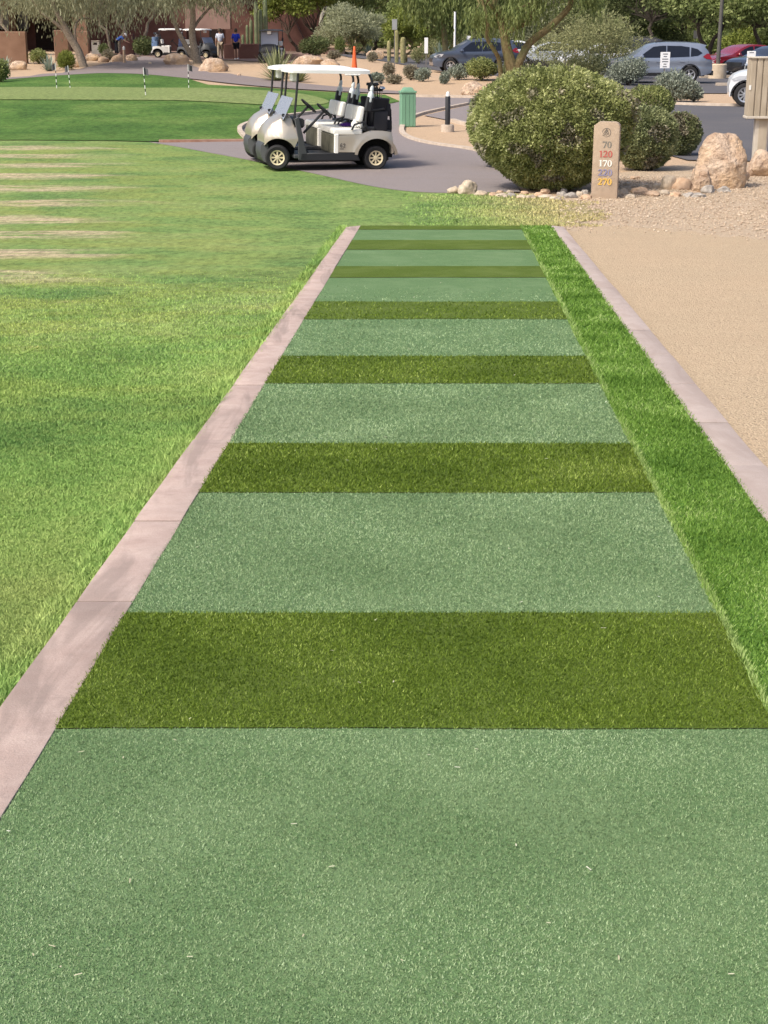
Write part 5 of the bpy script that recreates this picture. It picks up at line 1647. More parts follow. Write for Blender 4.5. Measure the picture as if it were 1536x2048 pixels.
# waste bin, path light, cone
p = hit(193, 108)
wb = empty('waste_bin', p, 0, 'tan boxy waste bin with dark opening by the clubhouse', 'bin')
MB().box((0, 0, 0.42), (0.55, 0.5, 0.86)).build('bin_body', M_kiosk2, wb, bevel=0.03)
MB().box((-0.03, -0.252, 0.70), (0.30, 0.02, 0.16)).build('opening', M_shade, wb)  # flat dark panel painted as the shade inside the bin
MB().box((0, 0, 0.88), (0.6, 0.55, 0.06)).build('lid', M_kiosk, wb, bevel=0.02)
p = hit(249, 126)
pl = empty('path_light', p, 0, 'small stone path light with white head beside the upper path', 'path light')
MB().lathe([(0, -0.02), (0.10, -0.02), (0.085, 0.1), (0.07, 0.72), (0, 0.72)], 14).build('stem', M_rockt, pl)
MB().lathe([(0.06, 0.72), (0.075, 0.75), (0.075, 0.86), (0.03, 0.93), (0, 0.93)], 14).build('head', M_white, pl)
M_orange = plain('orange plastic', (0.72, 0.13, 0.035), 0.5, 0.4)
p = hit(709, 138)
co = empty('traffic_cone', p, 0, 'tall orange traffic cone behind the cart roof', 'cone')
MB().box((0, 0, 0.03), (0.36, 0.36, 0.05)).build('base', M_orange, co, bevel=0.01)
MB().lathe([(0.15, 0.05), (0.11, 0.45), (0.075, 0.9), (0.055, 1.12), (0.04, 1.14), (0, 1.14)], 16).build('cone_body', M_orange, co)

# ------------------------------------------------------------------ signs and posts
M_steel = plain('galvanised post', (0.16, 0.15, 0.14), 0.6, 0.4)
M_signw = plain('white sign face', (0.78, 0.79, 0.80), 0.5, 0.4, var=0.03)
M_signg = plain('grey sign back', (0.27, 0.29, 0.30), 0.5, 0.4)
M_text = plain('dark sign lettering', (0.10, 0.11, 0.13), 0.7, 0.2)
def sign(label, px, ybase, ytop, wpx, hpx, face=None, rz=0.0, lines=0, Y=None, double=False):
    p = hit(px, ybase) if Y is None else gp(X(px, Y), Y)
    s = ppm(p.y)
    h = (proj(p.x, p.y, p.z)[1] - ytop) / s
    w, sh = wpx / s, hpx / s
    o = empty('sign', p, rz, label, 'sign', None)
    MB().box((0, 0, h / 2 - 0.05), (0.05, 0.05, h)).build('post', M_steel, o)
    MB().box((0, -0.04, h - sh / 2), (w, 0.02, sh)).build('panel', face or M_signw, o, bevel=0.004)
    if double:
        MB().box((-w * 0.62, 0.02, h - sh / 2 + 0.03), (w * 0.35, 0.02, sh)).build('panel', M_signg, o)
    for k in range(lines):
        zz = h - sh * (0.12 + 0.78 * k / max(1, lines - 1))
        ww = w * (0.5, 0.34, 0.62, 0.62, 0.3, 0.42)[k % 6]
        MB().box((0, -0.053, zz), (ww, 0.004, sh * 0.055)).build('lettering', M_text, o)
    return o
sign('white parking sign with printed lines before the silver car', 1327, 174, 107, 19, 31, lines=6)
sign('narrow white sign turned edge on beside the cholla', 852, 137, 78, 7, 30)
sign('narrow white sign pair behind the navy car', 938, 140, 75, 8, 31, double=True)
sign('grey sign back on a dark post above the dirt mound', 789, 133, 43, 10, 20, face=M_signg)
sign('small tan sign under the trees beyond the silver car', 1390, 110, 64, 9, 15, face=M_kiosk2, Y=108)
sign('plain white sign standing behind the slatted cabinet', 1493, 240, 108, 17, 24, lines=3)
p = gp(X(909, 86), 86)
wp = empty('white_pole', p, 0, 'bare white pole in front of the weeping foliage', 'pole')
MB().tube([(0, 0, -0.1), (0, 0, 3.0)], 0.055, 10).build('shaft', M_signw, wp)
p = hit(1434, 157)
lp = empty('lamp_post', p, 0, 'dark grey lamp post on a round concrete base', 'lamp post')
MB().lathe([(0, -0.1), (0.42, -0.1), (0.42, 0.62), (0.39, 0.66), (0, 0.66)], 22).build('base', mottled('lamp base concrete', (0.50, 0.40, 0.28), (0.58, 0.48, 0.36), 5, 0.9, 0.2), lp)
MB().tube([(0, 0, 0.66), (0, 0, 3.2), (0, 0, 7.5)], [0.10, 0.085, 0.06], 12).build('pole', plain('bronze pole', (0.10, 0.095, 0.085), 0.6, 0.3), lp)
MB().box((0.3, 0, 7.5), (0.8, 0.35, 0.15)).build('lamp_head', M_steel, lp, bevel=0.03)

# ------------------------------------------------------------------ cars
P_silver = plain('silver blue paint', (0.25, 0.285, 0.355), 0.3, 0.5, metal=0.45, coat=0.6, var=0.02)
P_navy = plain('slate blue paint', (0.085, 0.105, 0.15), 0.3, 0.5, metal=0.4, coat=0.6, var=0.02)
P_white = plain('white car paint', (0.76, 0.78, 0.80), 0.3, 0.5, coat=0.6, var=0.02)
P_black = plain('black car paint', (0.018, 0.018, 0.022), 0.2, 0.5, coat=0.7, var=0.02)
P_red = plain('dark red paint', (0.22, 0.012, 0.022), 0.25, 0.5, coat=0.7, var=0.02)
P_grey = plain('pale silver paint', (0.50, 0.53, 0.55), 0.3, 0.5, metal=0.4, coat=0.6, var=0.02)
def park(label, px, ybase, heading, paint, style, Y=None, **kw):
    p = hit(px, ybase) if Y is None else gp(X(px, Y), Y)
    p.y += 0.75
    p = gp(p.x, p.y, 0.008)
    return car('parked_car', label, p, R(heading), paint, style, **kw)
park('silver blue crossover parked broadside behind the small white sign', 1317, 167, 179, P_silver, 'suv', scale=1.0)
park('slate blue crossover half hidden by shrubs and tree trunk', 950, 149, 186, P_navy, 'suv', Y=82)
park('pale silver sedan behind the grassy shrubs right of the tree', 1100, 130, 175, P_grey, 'sedan', Y=91)
park('black crossover behind the hood of the silver one', 1258, 130, 170, P_black, 'suv', Y=91)
park('dark red sedan beyond the lamp post base', 1492, 145, 200, P_red, 'sedan', Y=80)
park('black sedan between the red car and white car', 1556, 145, 205, P_black, 'sedan', Y=75)
park('bright white car mostly hidden by the slatted cabinet', 1592, 215, 170, P_white, 'suv', Y=48.9, spokes=9, nose=0.55)
park('pale silver crossover beyond the slatted cabinet', 1612, 150, 185, P_grey, 'suv', Y=68)
park('white sedan behind the trunk of the leaning tree', 1020, 130, 178, P_white, 'sedan', Y=97)
park('white sedan behind the airy straw green shrub', 1205, 128, 178, P_white, 'sedan', Y=84)

# ------------------------------------------------------------------ far golf carts at the clubhouse
def far(px, y): 
    p = hit(px, y); p.z += 0.022; return p
p = far(345, 115.5)
cC = cart('golf_cart', 'white golf cart with blue bag behind the twin stemmed tree', p, R(3), body=M_wbody, group='golf carts')
p = far(398, 117.5)
cD = cart('golf_cart', 'golf cart with dark front facing the two walkers', p, R(-28), body=M_dkgrey, group='golf carts')
p = far(543, 123)
cE = cart('golf_cart', 'dark roofed golf cart with full windshield seen head on', p, R(-97), body=M_black, roof=M_dkgrey, full_screen=True, group='golf carts')
bpy.context.view_layer.update()
golf_bag('light blue golf bag on the white cart at the clubhouse', cC, -0.92, -0.27, M_bagb, 21, lean=3)
golf_bag('navy golf bag on the white cart at the clubhouse', cC, -0.92, 0.27, M_bag2, 22, lean=3)
golf_bag('navy golf bag on the dark fronted cart at the clubhouse', cD, -0.92, -0.27, M_bag2, 23, lean=3)

# ------------------------------------------------------------------ people
def skin_mesh(name, J, E, sub=1):
    me = bpy.data.meshes.new(name)
    keys = list(J)
    me.from_pydata([J[k][0] for k in keys], [], [(keys.index(a), keys.index(b)) for a, b in E])
    o = bpy.data.objects.new(name, me); COL.objects.link(o)
    md = o.modifiers.new('skin', 'SKIN'); md.use_smooth_shade = True
    for i, k in enumerate(keys):
        r = J[k][1]
        sv = me.skin_vertices[0].data[i]
        sv.radius = r if hasattr(r, '__len__') else (r, r)
        sv.use_root = i == 0
    s = o.modifiers.new('sub', 'SUBSURF'); s.levels = sub; s.render_levels = sub
    dg = bpy.context.evaluated_depsgraph_get()
    out = bpy.data.meshes.new_from_object(o.evaluated_get(dg))
    bpy.data.objects.remove(o, do_unlink=True)
    out.name = name
    for q in out.polygons: q.use_smooth = True
    return out

M_skin = plain('skin', (0.42, 0.25, 0.18), 0.6, 0.3)
M_hair = plain('grey brown hair', (0.10, 0.075, 0.055), 0.8, 0.2)
def person(label, loc, rz, shirt, legs, shorts=False, bend=0.0, step=0.12, cap=None, reach=None):
    """x right, y forward (faces +y), z up"""
    root = empty('person', loc, rz, label, 'person')
    sb, cb = math.sin(bend), math.cos(bend)
    hip = Vector((0, 0, 0.93))
    def up(d, f=0.0, x=0.0):                     # along the torso
        return hip + Vector((x, sb * d + cb * f, cb * d - sb * f))
    J = {'pelvis': (hip, (0.135, 0.11)), 'spine': (up(0.2), (0.125, 0.10)), 'chest': (up(0.40), (0.15, 0.11)), 'neck': (up(0.55, 0.01), 0.055), 'jaw': (up(0.62, 0.03), 0.065), 'head': (up(0.71, 0.02), 0.092), 'crown': (up(0.78, 0.01), 0.07), 'nose': (up(0.685, 0.125), 0.012)}
    E = [('pelvis', 'spine'), ('spine', 'chest'), ('chest', 'neck'), ('neck', 'jaw'), ('jaw', 'head'), ('head', 'crown'), ('head', 'nose')]
    for s, n in ((-1, 'l'), (1, 'r')):
        sh = up(0.47, 0, s * 0.175)
        if reach:
            el = sh + Vector((s * 0.04, 0.16, -0.22)); wr = el + Vector((0, 0.2, -0.1))
        else:
            el = sh + Vector((s * 0.055, -0.02 + s * step * 0.2, -0.29)); wr = el + Vector((s * 0.015, 0.07 + s * step * 0.4, -0.25))
        pm_ = wr + (wr - el).normalized() * 0.08
        J.update({n + 'sh': (sh, 0.062), n + 'el': (el, 0.045), n + 'wr': (wr, 0.030), n + 'pa': (pm_, (0.036, 0.022))})
        E += [('chest', n + 'sh'), (n + 'sh', n + 'el'), (n + 'el', n + 'wr'), (n + 'wr', n + 'pa')]
        d = (wr - el).normalized()
        for k in range(4):
            b = pm_ + Vector((0, (k - 1.5) * 0.02, 0)) + d * 0.035
            J[n + 'f%d' % k] = (b + d * (0.05, 0.06, 0.055, 0.04)[k] + Vector((-s * 0.015, 0, 0)), 0.009)
            E.append((n + 'pa', n + 'f%d' % k))
        J[n + 'th'] = (wr + d * 0.05 + Vector((-s * 0.01, 0.05, 0)), 0.010); E.append((n + 'wr', n + 'th'))
        hp = hip + Vector((s * 0.095, 0, -0.05)); st = s * step
        kn = Vector((s * 0.105, st * 0.6 + 0.02, 0.50)); an = Vector((s * 0.11, st, 0.10 + (0.03 if st < -0.05 else 0)))
        J.update({n + 'hp': (hp, 0.092), n + 'kn': (kn, 0.060), n + 'ca': (kn.lerp(an, 0.35) + Vector((0, -0.015, 0)), 0.056), n + 'an': (an, 0.038), n + 'to': (an + Vector((s * 0.02, 0.17, -0.065)), 0.036)})
        E += [('pelvis', n + 'hp'), (n + 'hp', n + 'kn'), (n + 'kn', n + 'ca'), (n + 'ca', n + 'an'), (n + 'an', n + 'to')]
    link_mesh('body', skin_mesh('body', J, E), M_skin, root)
    g = lambda k, a: (J[k][0], tuple(q + a for q in J[k][1]) if hasattr(J[k][1], '__len__') else J[k][1] + a)
    S = {'pelvis': (hip + Vector((0, 0, -0.03)), (0.165, 0.135)), 'spine': g('spine', 0.03), 'chest': g('chest', 0.022), 'collar': (up(0.52, 0.005), 0.07)}
    SE = [('pelvis', 'spine'), ('spine', 'chest'), ('chest', 'collar')]
    for n in 'lr':
        S[n + 'sh'] = g(n + 'sh', 0.018); S[n + 'md'] = (J[n + 'sh'][0].lerp(J[n + 'el'][0], 0.85), 0.068)
        SE += [('chest', n + 'sh'), (n + 'sh', n + 'md')]
    link_mesh('shirt', skin_mesh('shirt', S, SE), shirt, root)
    T = {'pelvis': (hip + Vector((0, 0, 0.02)), (0.152, 0.125))}; TE = []
    for n in 'lr':
        T[n + 'hp'] = g(n + 'hp', 0.016); TE.append(('pelvis', n + 'hp'))
        if shorts:
            T[n + 'm'] = (J[n + 'hp'][0].lerp(J[n + 'kn'][0], 0.85), 0.092); TE.append((n + 'hp', n + 'm'))
        else:
            T[n + 'kn'] = g(n + 'kn', 0.022); T[n + 'an'] = (J[n + 'an'][0] + Vector((0, 0, -0.02)), 0.062); TE += [(n + 'hp', n + 'kn'), (n + 'kn', n + 'an')]
    link_mesh('shorts' if shorts else 'trousers', skin_mesh('trousers', T, TE), legs, root)
    for n in 'lr':
        a = J[n + 'an'][0]
        MB().box(a + Vector((0, 0.065, -0.075)), (0.085, 0.26, 0.06)).build('shoe', M_white if shorts else M_black, root, bevel=0.02, seg=2)
    hd = J['head'][0]
    m = Matrix.Translation(hd) @ Matrix.Rotation(-bend, 4, 'X')
    if cap:
        MB().lathe([(0.112, 0.02), (0.112, 0.06), (0.09, 0.115), (0.045, 0.142), (0, 0.147)], 16, m @ Matrix.Diagonal((0.95, 1.08, 1, 1))).build('cap', cap, root)
        MB().box(m @ Vector((0, 0.145, 0.03)), (0.14, 0.11, 0.012), rot=m.to_3x3()).build('cap_peak', cap, root, bevel=0.004)
    else:
        MB().lathe([(0.085, -0.075), (0.104, -0.02), (0.108, 0.05), (0.085, 0.105), (0.04, 0.132), (0, 0.137)], 16, m @ Matrix.Translation((0, -0.018, 0)) @ Matrix.Diagonal((0.93, 1.02, 1, 1))).build('hair', M_hair, root)
    for s in (-1, 1):
        MB().lathe([(0, -0.008), (0.012, -0.004), (0.012, 0.004), (0, 0.008)], 8, m @ Matrix.Translation((s * 0.035, 0.088, 0.0))).build('eye', M_black, root)
        MB().lathe([(0, -0.01), (0.03, -0.006), (0.03, 0.006), (0, 0.01)], 10, m @ Matrix.Translation((s * 0.1, 0.0, -0.01)) @ Matrix.Rotation(math.pi / 2, 4, 'Y')).build('ear', M_skin, root)
    MB().box(m @ Vector((0, 0.095, -0.055)), (0.05, 0.01, 0.012), rot=m.to_3x3()).build('mouth', M_tail, root)
    return root
C_wshirt = plain('white shirt cloth', (0.62, 0.66, 0.76), 0.9, 0.1)
C_khaki = plain('khaki cloth', (0.42, 0.35, 0.26), 0.9, 0.1)
C_blue = plain('royal blue cloth', (0.03, 0.055, 0.46), 0.9, 0.1)
C_blue2 = plain('mid blue cloth', (0.05, 0.11, 0.36), 0.9, 0.1)
C_dark = plain('dark cloth', (0.02, 0.02, 0.025), 0.9, 0.1)
p = far(441, 118)
person('person in white shirt and khaki trousers seen from behind', p, R(4), C_wshirt, C_khaki, step=0.12)
p = far(473, 119.5)
person('person in royal blue shirt and black shorts walking away', p, R(-6), C_blue, C_dark, shorts=True, step=-0.14)
p = far(233, 111)
person('person in blue shirt and white cap bending over a pier', p, R(-80), C_blue2, C_dark, bend=R(58), step=0.06, cap=M_white, reach=True)

# ------------------------------------------------------------------ clipped bushes beside the yardage post
def clipped(name, label, px, py, wpx, hpx, leaf, seed, n, size, depth=1.0, profile=None, group=None, lump=0.12, stems=True, tone=0.45, xskew=0.0):
    """sheared bush: leaves packed on a lumpy closed surface, with gaps"""
    p = hit(px, py); s = ppm(p.y)
    w, h = wpx / s, hpx / s
    y = p.y + w * depth * 0.33
    base = gp(p.x * y / p.y, y)
    k_ = ppm(p.y) / ppm(y)
    w, h = w * k_, h * k_ * 1.0
    root = empty(name, base, label=label, cat='bush', group=group)
    rg = np.random.default_rng(seed)
    d = rg.normal(size=(n, 3)); d /= np.linalg.norm(d, axis=1)[:, None]
    # superellipsoid-like: flat-ish base undercut, rounded crown
    prof = profile or (lambda t: np.sqrt(np.clip(1 - np.abs(2 * t - 0.95) ** 2.3, 0, 1)))
    t = np.clip((d[:, 2] * 0.5 + 0.5) ** 0.85, 0, 1)
    hr = prof(t) 
    hd = d[:, :2] / np.maximum(1e-6, np.linalg.norm(d[:, :2], axis=1))[:, None]
    nz = np.array([mnoise.noise(Vector((a * 2.2 + seed, b * 2.2, c * 2.2))) + 0.5 * mnoise.noise(Vector((a * 5 + seed, b * 5, c * 5))) for a, b, c in zip(hd[:, 0].tolist(), hd[:, 1].tolist(), (t * 1.6).tolist())])
    f = 1 + lump * nz
    inner = np.where(rg.random(n) < 0.42, rg.uniform(0.70, 0.97, n), rg.uniform(0.96, 1.03, n))
    P = np.stack([hd[:, 0] * hr * w / 2 * f * inner + xskew * (t - 0.5) * w, hd[:, 1] * hr * w * depth / 2 * f * inner, t * h * (1 + 0.5 * lump * nz) * (0.1 + 0.9 * inner)], 1)
    # gaps where twigs show
    gap = np.array([mnoise.noise(Vector((x * 3.1, y_ * 3.1, z * 3.1 + seed))) for x, y_, z in P.tolist()])
    keep = (gap > -0.42) | (rg.random(n) < 0.25)
    P, hd, t, gap = P[keep], hd[keep], t[keep], gap[keep]
    m = len(P)
    nrm = np.stack([hd[:, 0], hd[:, 1], (t - 0.35) * 1.6], 1)
    ax = rg.normal(size=(m, 3)) + nrm * 0.9
    ax /= np.linalg.norm(ax, axis=1)[:, None]
    sd = np.cross(ax, rg.normal(size=(m, 3))); sd /= np.linalg.norm(sd, axis=1)[:, None]
    L = size * rg.uniform(0.6, 1.5, m); wd = L * rg.uniform(0.4, 0.65, m)
    a, b = ax * L[:, None], sd * (wd / 2)[:, None]
    V = np.stack([P, P + a * 0.5 - b, P + a, P + a * 0.5 + b], 1)
    cl = np.array([mnoise.noise(Vector((x * 6, y_ * 6, z * 6 + seed * 2))) for x, y_, z in P.tolist()])
    T = np.clip(rg.normal(tone, 0.16, m) + cl * 0.55, 0, 1)
    V[:, :, 2] = np.maximum(V[:, :, 2], 0.015)
    link_mesh('foliage', mesh_np('foliage', V.reshape(-1, 3), 4, T), leaf, root)
    dry = gap < -0.30
    if dry.sum() > 20:
        link_mesh('dry_leaves', mesh_np('dry_leaves', (V[dry] * np.array([1.01, 1.01, 1.0])).reshape(-1, 3), 4, T[dry]), FM['brush'], root)
    if stems:
        rnd = random.Random(seed); mb = MB()
        for k in range(10):                      # stray shoots past the clipped outline
            a0 = rnd.uniform(0, 6.28); zz = rnd.uniform(0.45, 1.0)
            e_ = 0.5 * math.sqrt(max(0.02, 1 - abs((zz - 0.5) / 0.52) ** 2.1))
            limb(mb, (math.cos(a0) * w * e_ * 0.8, math.sin(a0) * w * depth * e_ * 0.8, h * zz * 0.9), (math.cos(a0) * w * e_ * 1.08, math.sin(a0) * w * depth * e_ * 1.08, h * zz * 1.04), 0.006, 0.002, rnd, 0.2, 3, 4)
        for k in range(26):
            a0 = rnd.uniform(0, 6.28); q = rnd.uniform(0.15, 0.42)
            limb(mb, (math.cos(a0) * 0.12 * w, math.sin(a0) * 0.12 * w, -0.03), (math.cos(a0) * w * q, math.sin(a0) * w * depth * q, h * rnd.uniform(0.25, 0.85)), 0.022, 0.006, rnd, 0.25, 5, 5)
        mb.build('stems', M_barkd, root)
    return root
round_prof = lambda t: np.sqrt(np.clip(1 - np.abs((t - 0.50) / 0.52) ** 2.1, 0.0, 1)) * (0.80 + 0.20 * np.clip(t * 2.4, 0, 1))
clipped('clipped_bush', 'biggest dense green clipped bush behind the yardage post', 1101, 386, 306, 228, FM['hedge'], 3, 100000, 0.045, depth=0.8, profile=round_prof, lump=0.13, tone=0.60)
clipped('clipped_bush', 'greyish clipped bush showing behind the left shoulder of the biggest one', 1012, 338, 150, 164, FM['hedge2'], 5, 22000, 0.048, depth=0.8, profile=round_prof, lump=0.10, tone=0.55)
clipped('clipped_bush', 'medium clipped bush right of the yardage post', 1286, 342, 126, 118, FM['hedge2'], 7, 26000, 0.048, depth=0.9, profile=round_prof, lump=0.12, tone=0.55)
clipped('clipped_bush', 'dim clipped bush bordering the asphalt drive', 1360, 312, 74, 80, FM['hedge2'], 9, 11000, 0.05, depth=0.8, profile=round_prof, lump=0.14, tone=0.35)
clipped('clipped_bush', 'flat topped clipped bush beyond the medium one', 1293, 246, 100, 68, FM['hedge'], 11, 10000, 0.06, depth=0.9, profile=round_prof, lump=0.08)

# ------------------------------------------------------------------ central leaning palo verde
base = hit(1018, 163)
sc = ppm(base.y)
def tp(px, py, dy=0.0):                      # local point from picture offsets at the trunk's distance
    q = onY(px, py, base.y + dy)
    return tuple(q - base)
limbs = [([tp(1028, 165), tp(1022, 130), tp(1013, 95), tp(1008, 65), tp(1000, 35), tp(985, -20)], 0.27, 0.12),
         ([tp(1028, 150), tp(1040, 120), tp(1060, 85, 0.3), tp(1095, 58, 0.5), tp(1125, 30, 0.6), tp(1142, 5, 0.6), tp(1146, -40, 0.5)], 0.19, 0.10),
         ([tp(1010, 66), tp(1030, 56, -0.3), tp(1050, 48, -0.5), tp(1062, 30, -0.5), tp(1070, 0, -0.5)], 0.11, 0.06),
         ([tp(1003, 168), tp(998, 120), tp(985, 95, -0.3), tp(974, 75, -0.4), tp(975, 40, -0.4), tp(960, -10, -0.4)], 0.10, 0.06),
         ([tp(1000, 35), tp(975, 0, -0.5), tp(955, -30, -0.8)], 0.10, 0.05)]
rnd = random.Random(4); rg = np.random.default_rng(4)
pv = empty('palo_verde_tree', base, label='leaning palo verde with green brown limbs and weeping foliage', cat='tree')
mb = MB()
for pts, r0, r1 in limbs:
    mb.tube(smooth_line(pts, 4), list(np.linspace(r0, r1, (len(pts) - 1) * 4 + 1)), 10)
sets = []
hang = [(950, 45), (975, 58), (1000, 30), (1025, 42), (1050, 38), (1075, 22), (985, 5), (1030, 5), (1070, -5), (1110, -20), (1140, -25), (1175, -10), (1190, 10), (975, -40), (1040, -45), (1100, -50)]
hang2 = [(880, 34), (905, 48), (930, 52), (900, 15), (940, 8), (860, 5), (830, -5), (840, 20), (915, -30), (870, -35), (955, -20), (815, 5)]
def weeping(hang, T_, k, mb, srcs):
    sets = []
    for i, (x, y) in enumerate(hang):
        q = Vector(T_(x, y - 18, rnd.uniform(-1.6, 1.6)))
        sets.append(leafset(330, q, (0.55 * k, 0.9 * k, 0.5 * k), 0.20 * k, 3.2, rg, 1.0, 0.2, (0.45, 0.22), 0, rnd.uniform(-.1, .1)))
        for j in range(26):                     # weeping strands
            st = q + Vector((rnd.gauss(0, 0.34), rnd.gauss(0, 0.5), rnd.uniform(-0.2, 0.3))) * 1.0
            Ls = rnd.uniform(0.5, 1.25) * k
            m = 16
            z = np.sort(rg.random(m)) * Ls
            P = np.stack([st.x + 0.06 * np.sin(z * 4 + j), np.full(m, st.y), st.z - z], 1)
            a = np.stack([rg.normal(0, 0.25, m), rg.normal(0, 0.25, m), -np.ones(m)], 1) * 0.16 * k
            sd = np.cross(a, rg.normal(size=(m, 3))); sd /= np.linalg.norm(sd, axis=1)[:, None]; sd *= 0.022 * k
            V = np.stack([P, P + a * .5 - sd, P + a, P + a * .5 + sd], 1)
            sets.append((V, np.clip(rg.normal(0.45 + rnd.uniform(-.15, .2), 0.15, m), 0, 1)))
        src = min(srcs, key=lambda v: (v - q).length)
        limb(mb, src, q, 0.05, 0.015, rnd, 0.2, 4, 5)
    return sets
sets = weeping(hang, tp, 1.0, mb, [Vector(l[0][-1]) for l in limbs])
mb.build('trunk', M_barkg, pv)
leaves_obj('crown', sets, FM['palo'], pv)
b2 = gp(X(893, 94), 94)
wt = empty('weeping_tree', b2, label='weeping green tree hanging behind the bare white pole', cat='tree')
mb = MB()
tp3 = lambda px, py, dy=0.0: tuple(onY(px, py, 94 + dy) - b2)
mb.tube(smooth_line([tp3(893, 140), tp3(890, 90), tp3(886, 40), tp3(880, -20)], 4), list(np.linspace(0.22, 0.1, 13)), 9)
leaves_obj('crown', weeping(hang2, tp3, 1.38, mb, [Vector(tp3(886, 40)), Vector(tp3(880, -20))]), FM['palo'], wt)
mb.build('trunk', M_barkg, wt)

# ------------------------------------------------------------------ trees in front of the clubhouse
base = hit(168, 134)
def tp2(px, py, dy=0.0): return tuple(onY(px, py, base.y + dy) - base)
tree('mesquite_tree', 'grey forked mesquite leaning left before the brown piers', base, 6.0, 8.5, FM['grey'], M_bark, 51, clumps=22, per=820, size=0.14, aspect=2.6, droop=0.6, crown_lo=0.42, trunk_r=0.2, lean=(-0.5, 0),
     custom=[([tp2(168, 136), tp2(158, 105), tp2(150, 88), tp2(128, 50), tp2(112, 22), tp2(100, -10)], 0.24, 0.10), ([tp2(160, 112), tp2(140, 80), tp2(125, 58), tp2(100, 38), tp2(78, 22)], 0.15, 0.06), ([tp2(152, 86), tp2(150, 60), tp2(158, 40, .5), tp2(190, 36, .8)], 0.08, 0.04)])
base = hit(388, 126)
tree('mesquite_tree', 'twin stemmed grey mesquite in front of the white golf cart', base, 6.2, 7.5, FM['grey'], M_bark, 53, clumps=22, per=820, size=0.14, aspect=2.6, droop=0.6, crown_lo=0.45, trunk_r=0.2, lean=(0.2, 0),
     custom=[([tp2(396, 128), tp2(388, 95), tp2(384, 65), tp2(386, 30), tp2(380, -15)], 0.26, 0.12), ([tp2(388, 118), tp2(372, 92), tp2(356, 62), tp2(347, 38), tp2(340, 5)], 0.16, 0.09), ([tp2(384, 62), tp2(398, 40, .4), tp2(420, 15, .6), tp2(440, -10, .8)], 0.10, 0.05)])
base = gp(X(226, 108), 108)
tree('mesquite_tree', 'slender grey tree behind the waste bin', base, 5.5, 6.0, FM['grey'], M_bark, 55, stems=2, clumps=14, per=760, size=0.14, aspect=2.6, droop=0.5, crown_lo=0.48, trunk_r=0.12)
base = gp(X(262, 112), 112)
tree('mesquite_tree', 'branching grey tree behind the bending man', base, 5.8, 6.5, FM['grey'], M_bark, 57, stems=2, clumps=14, per=760, size=0.14, aspect=2.6, droop=0.4, crown_lo=0.45, trunk_r=0.14, lean=(0.4, 0))
base = gp(X(12, 110), 110)
tree('mesquite_tree', 'grey tree above the tall courtyard wall', base, 5.8, 6.5, FM['grey'], M_bark, 58, stems=1, clumps=16, per=820, size=0.14, aspect=2.6, droop=0.6, crown_lo=0.45, trunk_r=0.16)
for i, (x, yb, h, w) in enumerate(((486, 92, 36, 6), (495, 92, 54, 6), (503, 92, 64, 7), (513, 92, 100, 8), (522, 92, 84, 9), (532, 92, 104, 9))):
    saguaro('column_cactus', ('shortest slim green column cactus in the clubhouse planter', 'second shortest green column cactus in the clubhouse planter', 'middling slim green column cactus in the clubhouse planter', 'tall green column cactus standing mid planter', 'thick green column cactus between the two tallest ones', 'tallest green column cactus next to the sloping buttress')[i], x, yb, h * 1.0, w, 60 + i, Y=114.2 + 0.4 * (i % 3), group='cacti in the clubhouse planter', ribs=9)
base = gp(X(600, 119), 119)
tree('green_tree', 'bright yellow green tree at the corner of the clubhouse', base, 7.2, 6.0, FM['yellow'], M_barkd, 65, stems=2, clumps=26, per=520, size=0.22, aspect=1.9, crown_lo=0.10, trunk_r=0.14)
base = gp(X(640, 128), 128)
tree('bare_trunk_tree', 'pale trunked tree behind the grey green dome', base, 9.0, 7.0, FM['palo'], mottled('pale trunk', (0.34, 0.31, 0.26), (0.46, 0.42, 0.36), 8, 0.9, 0.1, obj=True), 67, stems=1, clumps=20, per=420, size=0.26, aspect=2.2, crown_lo=0.38, trunk_r=0.22)
base = gp(X(705, 113), 113)
tree('dome_tree', 'grey green dome shaped palo verde beyond the orange cone', base, 3.3, 4.9, FM['grey'], M_barkg, 69, stems=3, clumps=30, per=560, size=0.18, aspect=3.0, crown_lo=0.08, trunk_r=0.09, flat=0.75, tone=0.55)
base = gp(X(808, 101), 101)
tree('green_tree', 'short yellow green tree above a yellowed cactus', base, 3.1, 2.9, FM['yellow'], M_barkg, 71, stems=2, clumps=22, per=420, size=0.15, aspect=2.0, crown_lo=0.28, trunk_r=0.07, flat=0.8)
for i, (x, h, w) in enumerate(((793, 62, 9), (806, 50, 11), (778, 40, 8))):
    saguaro('column_cactus', ('tallest yellowed cactus under the short yellow green tree', 'stoutest yellowed cactus under the short yellow green tree', 'shortest yellowed cactus under the short yellow green tree')[i], x, 142, h, w, 90 + i, Y=94 + i, group='yellowed cacti', mat=M_cactusy)
base = gp(X(1180, 74), 74)
tree('airy_shrub_tree', 'airy straw green palo verde behind the biggest clipped bush', base, 3.1, 5.2, FM['pale'], M_barkg, 73, stems=3, clumps=30, per=420, size=0.13, aspect=3.6, crown_lo=0.05, trunk_r=0.06, flat=0.7)
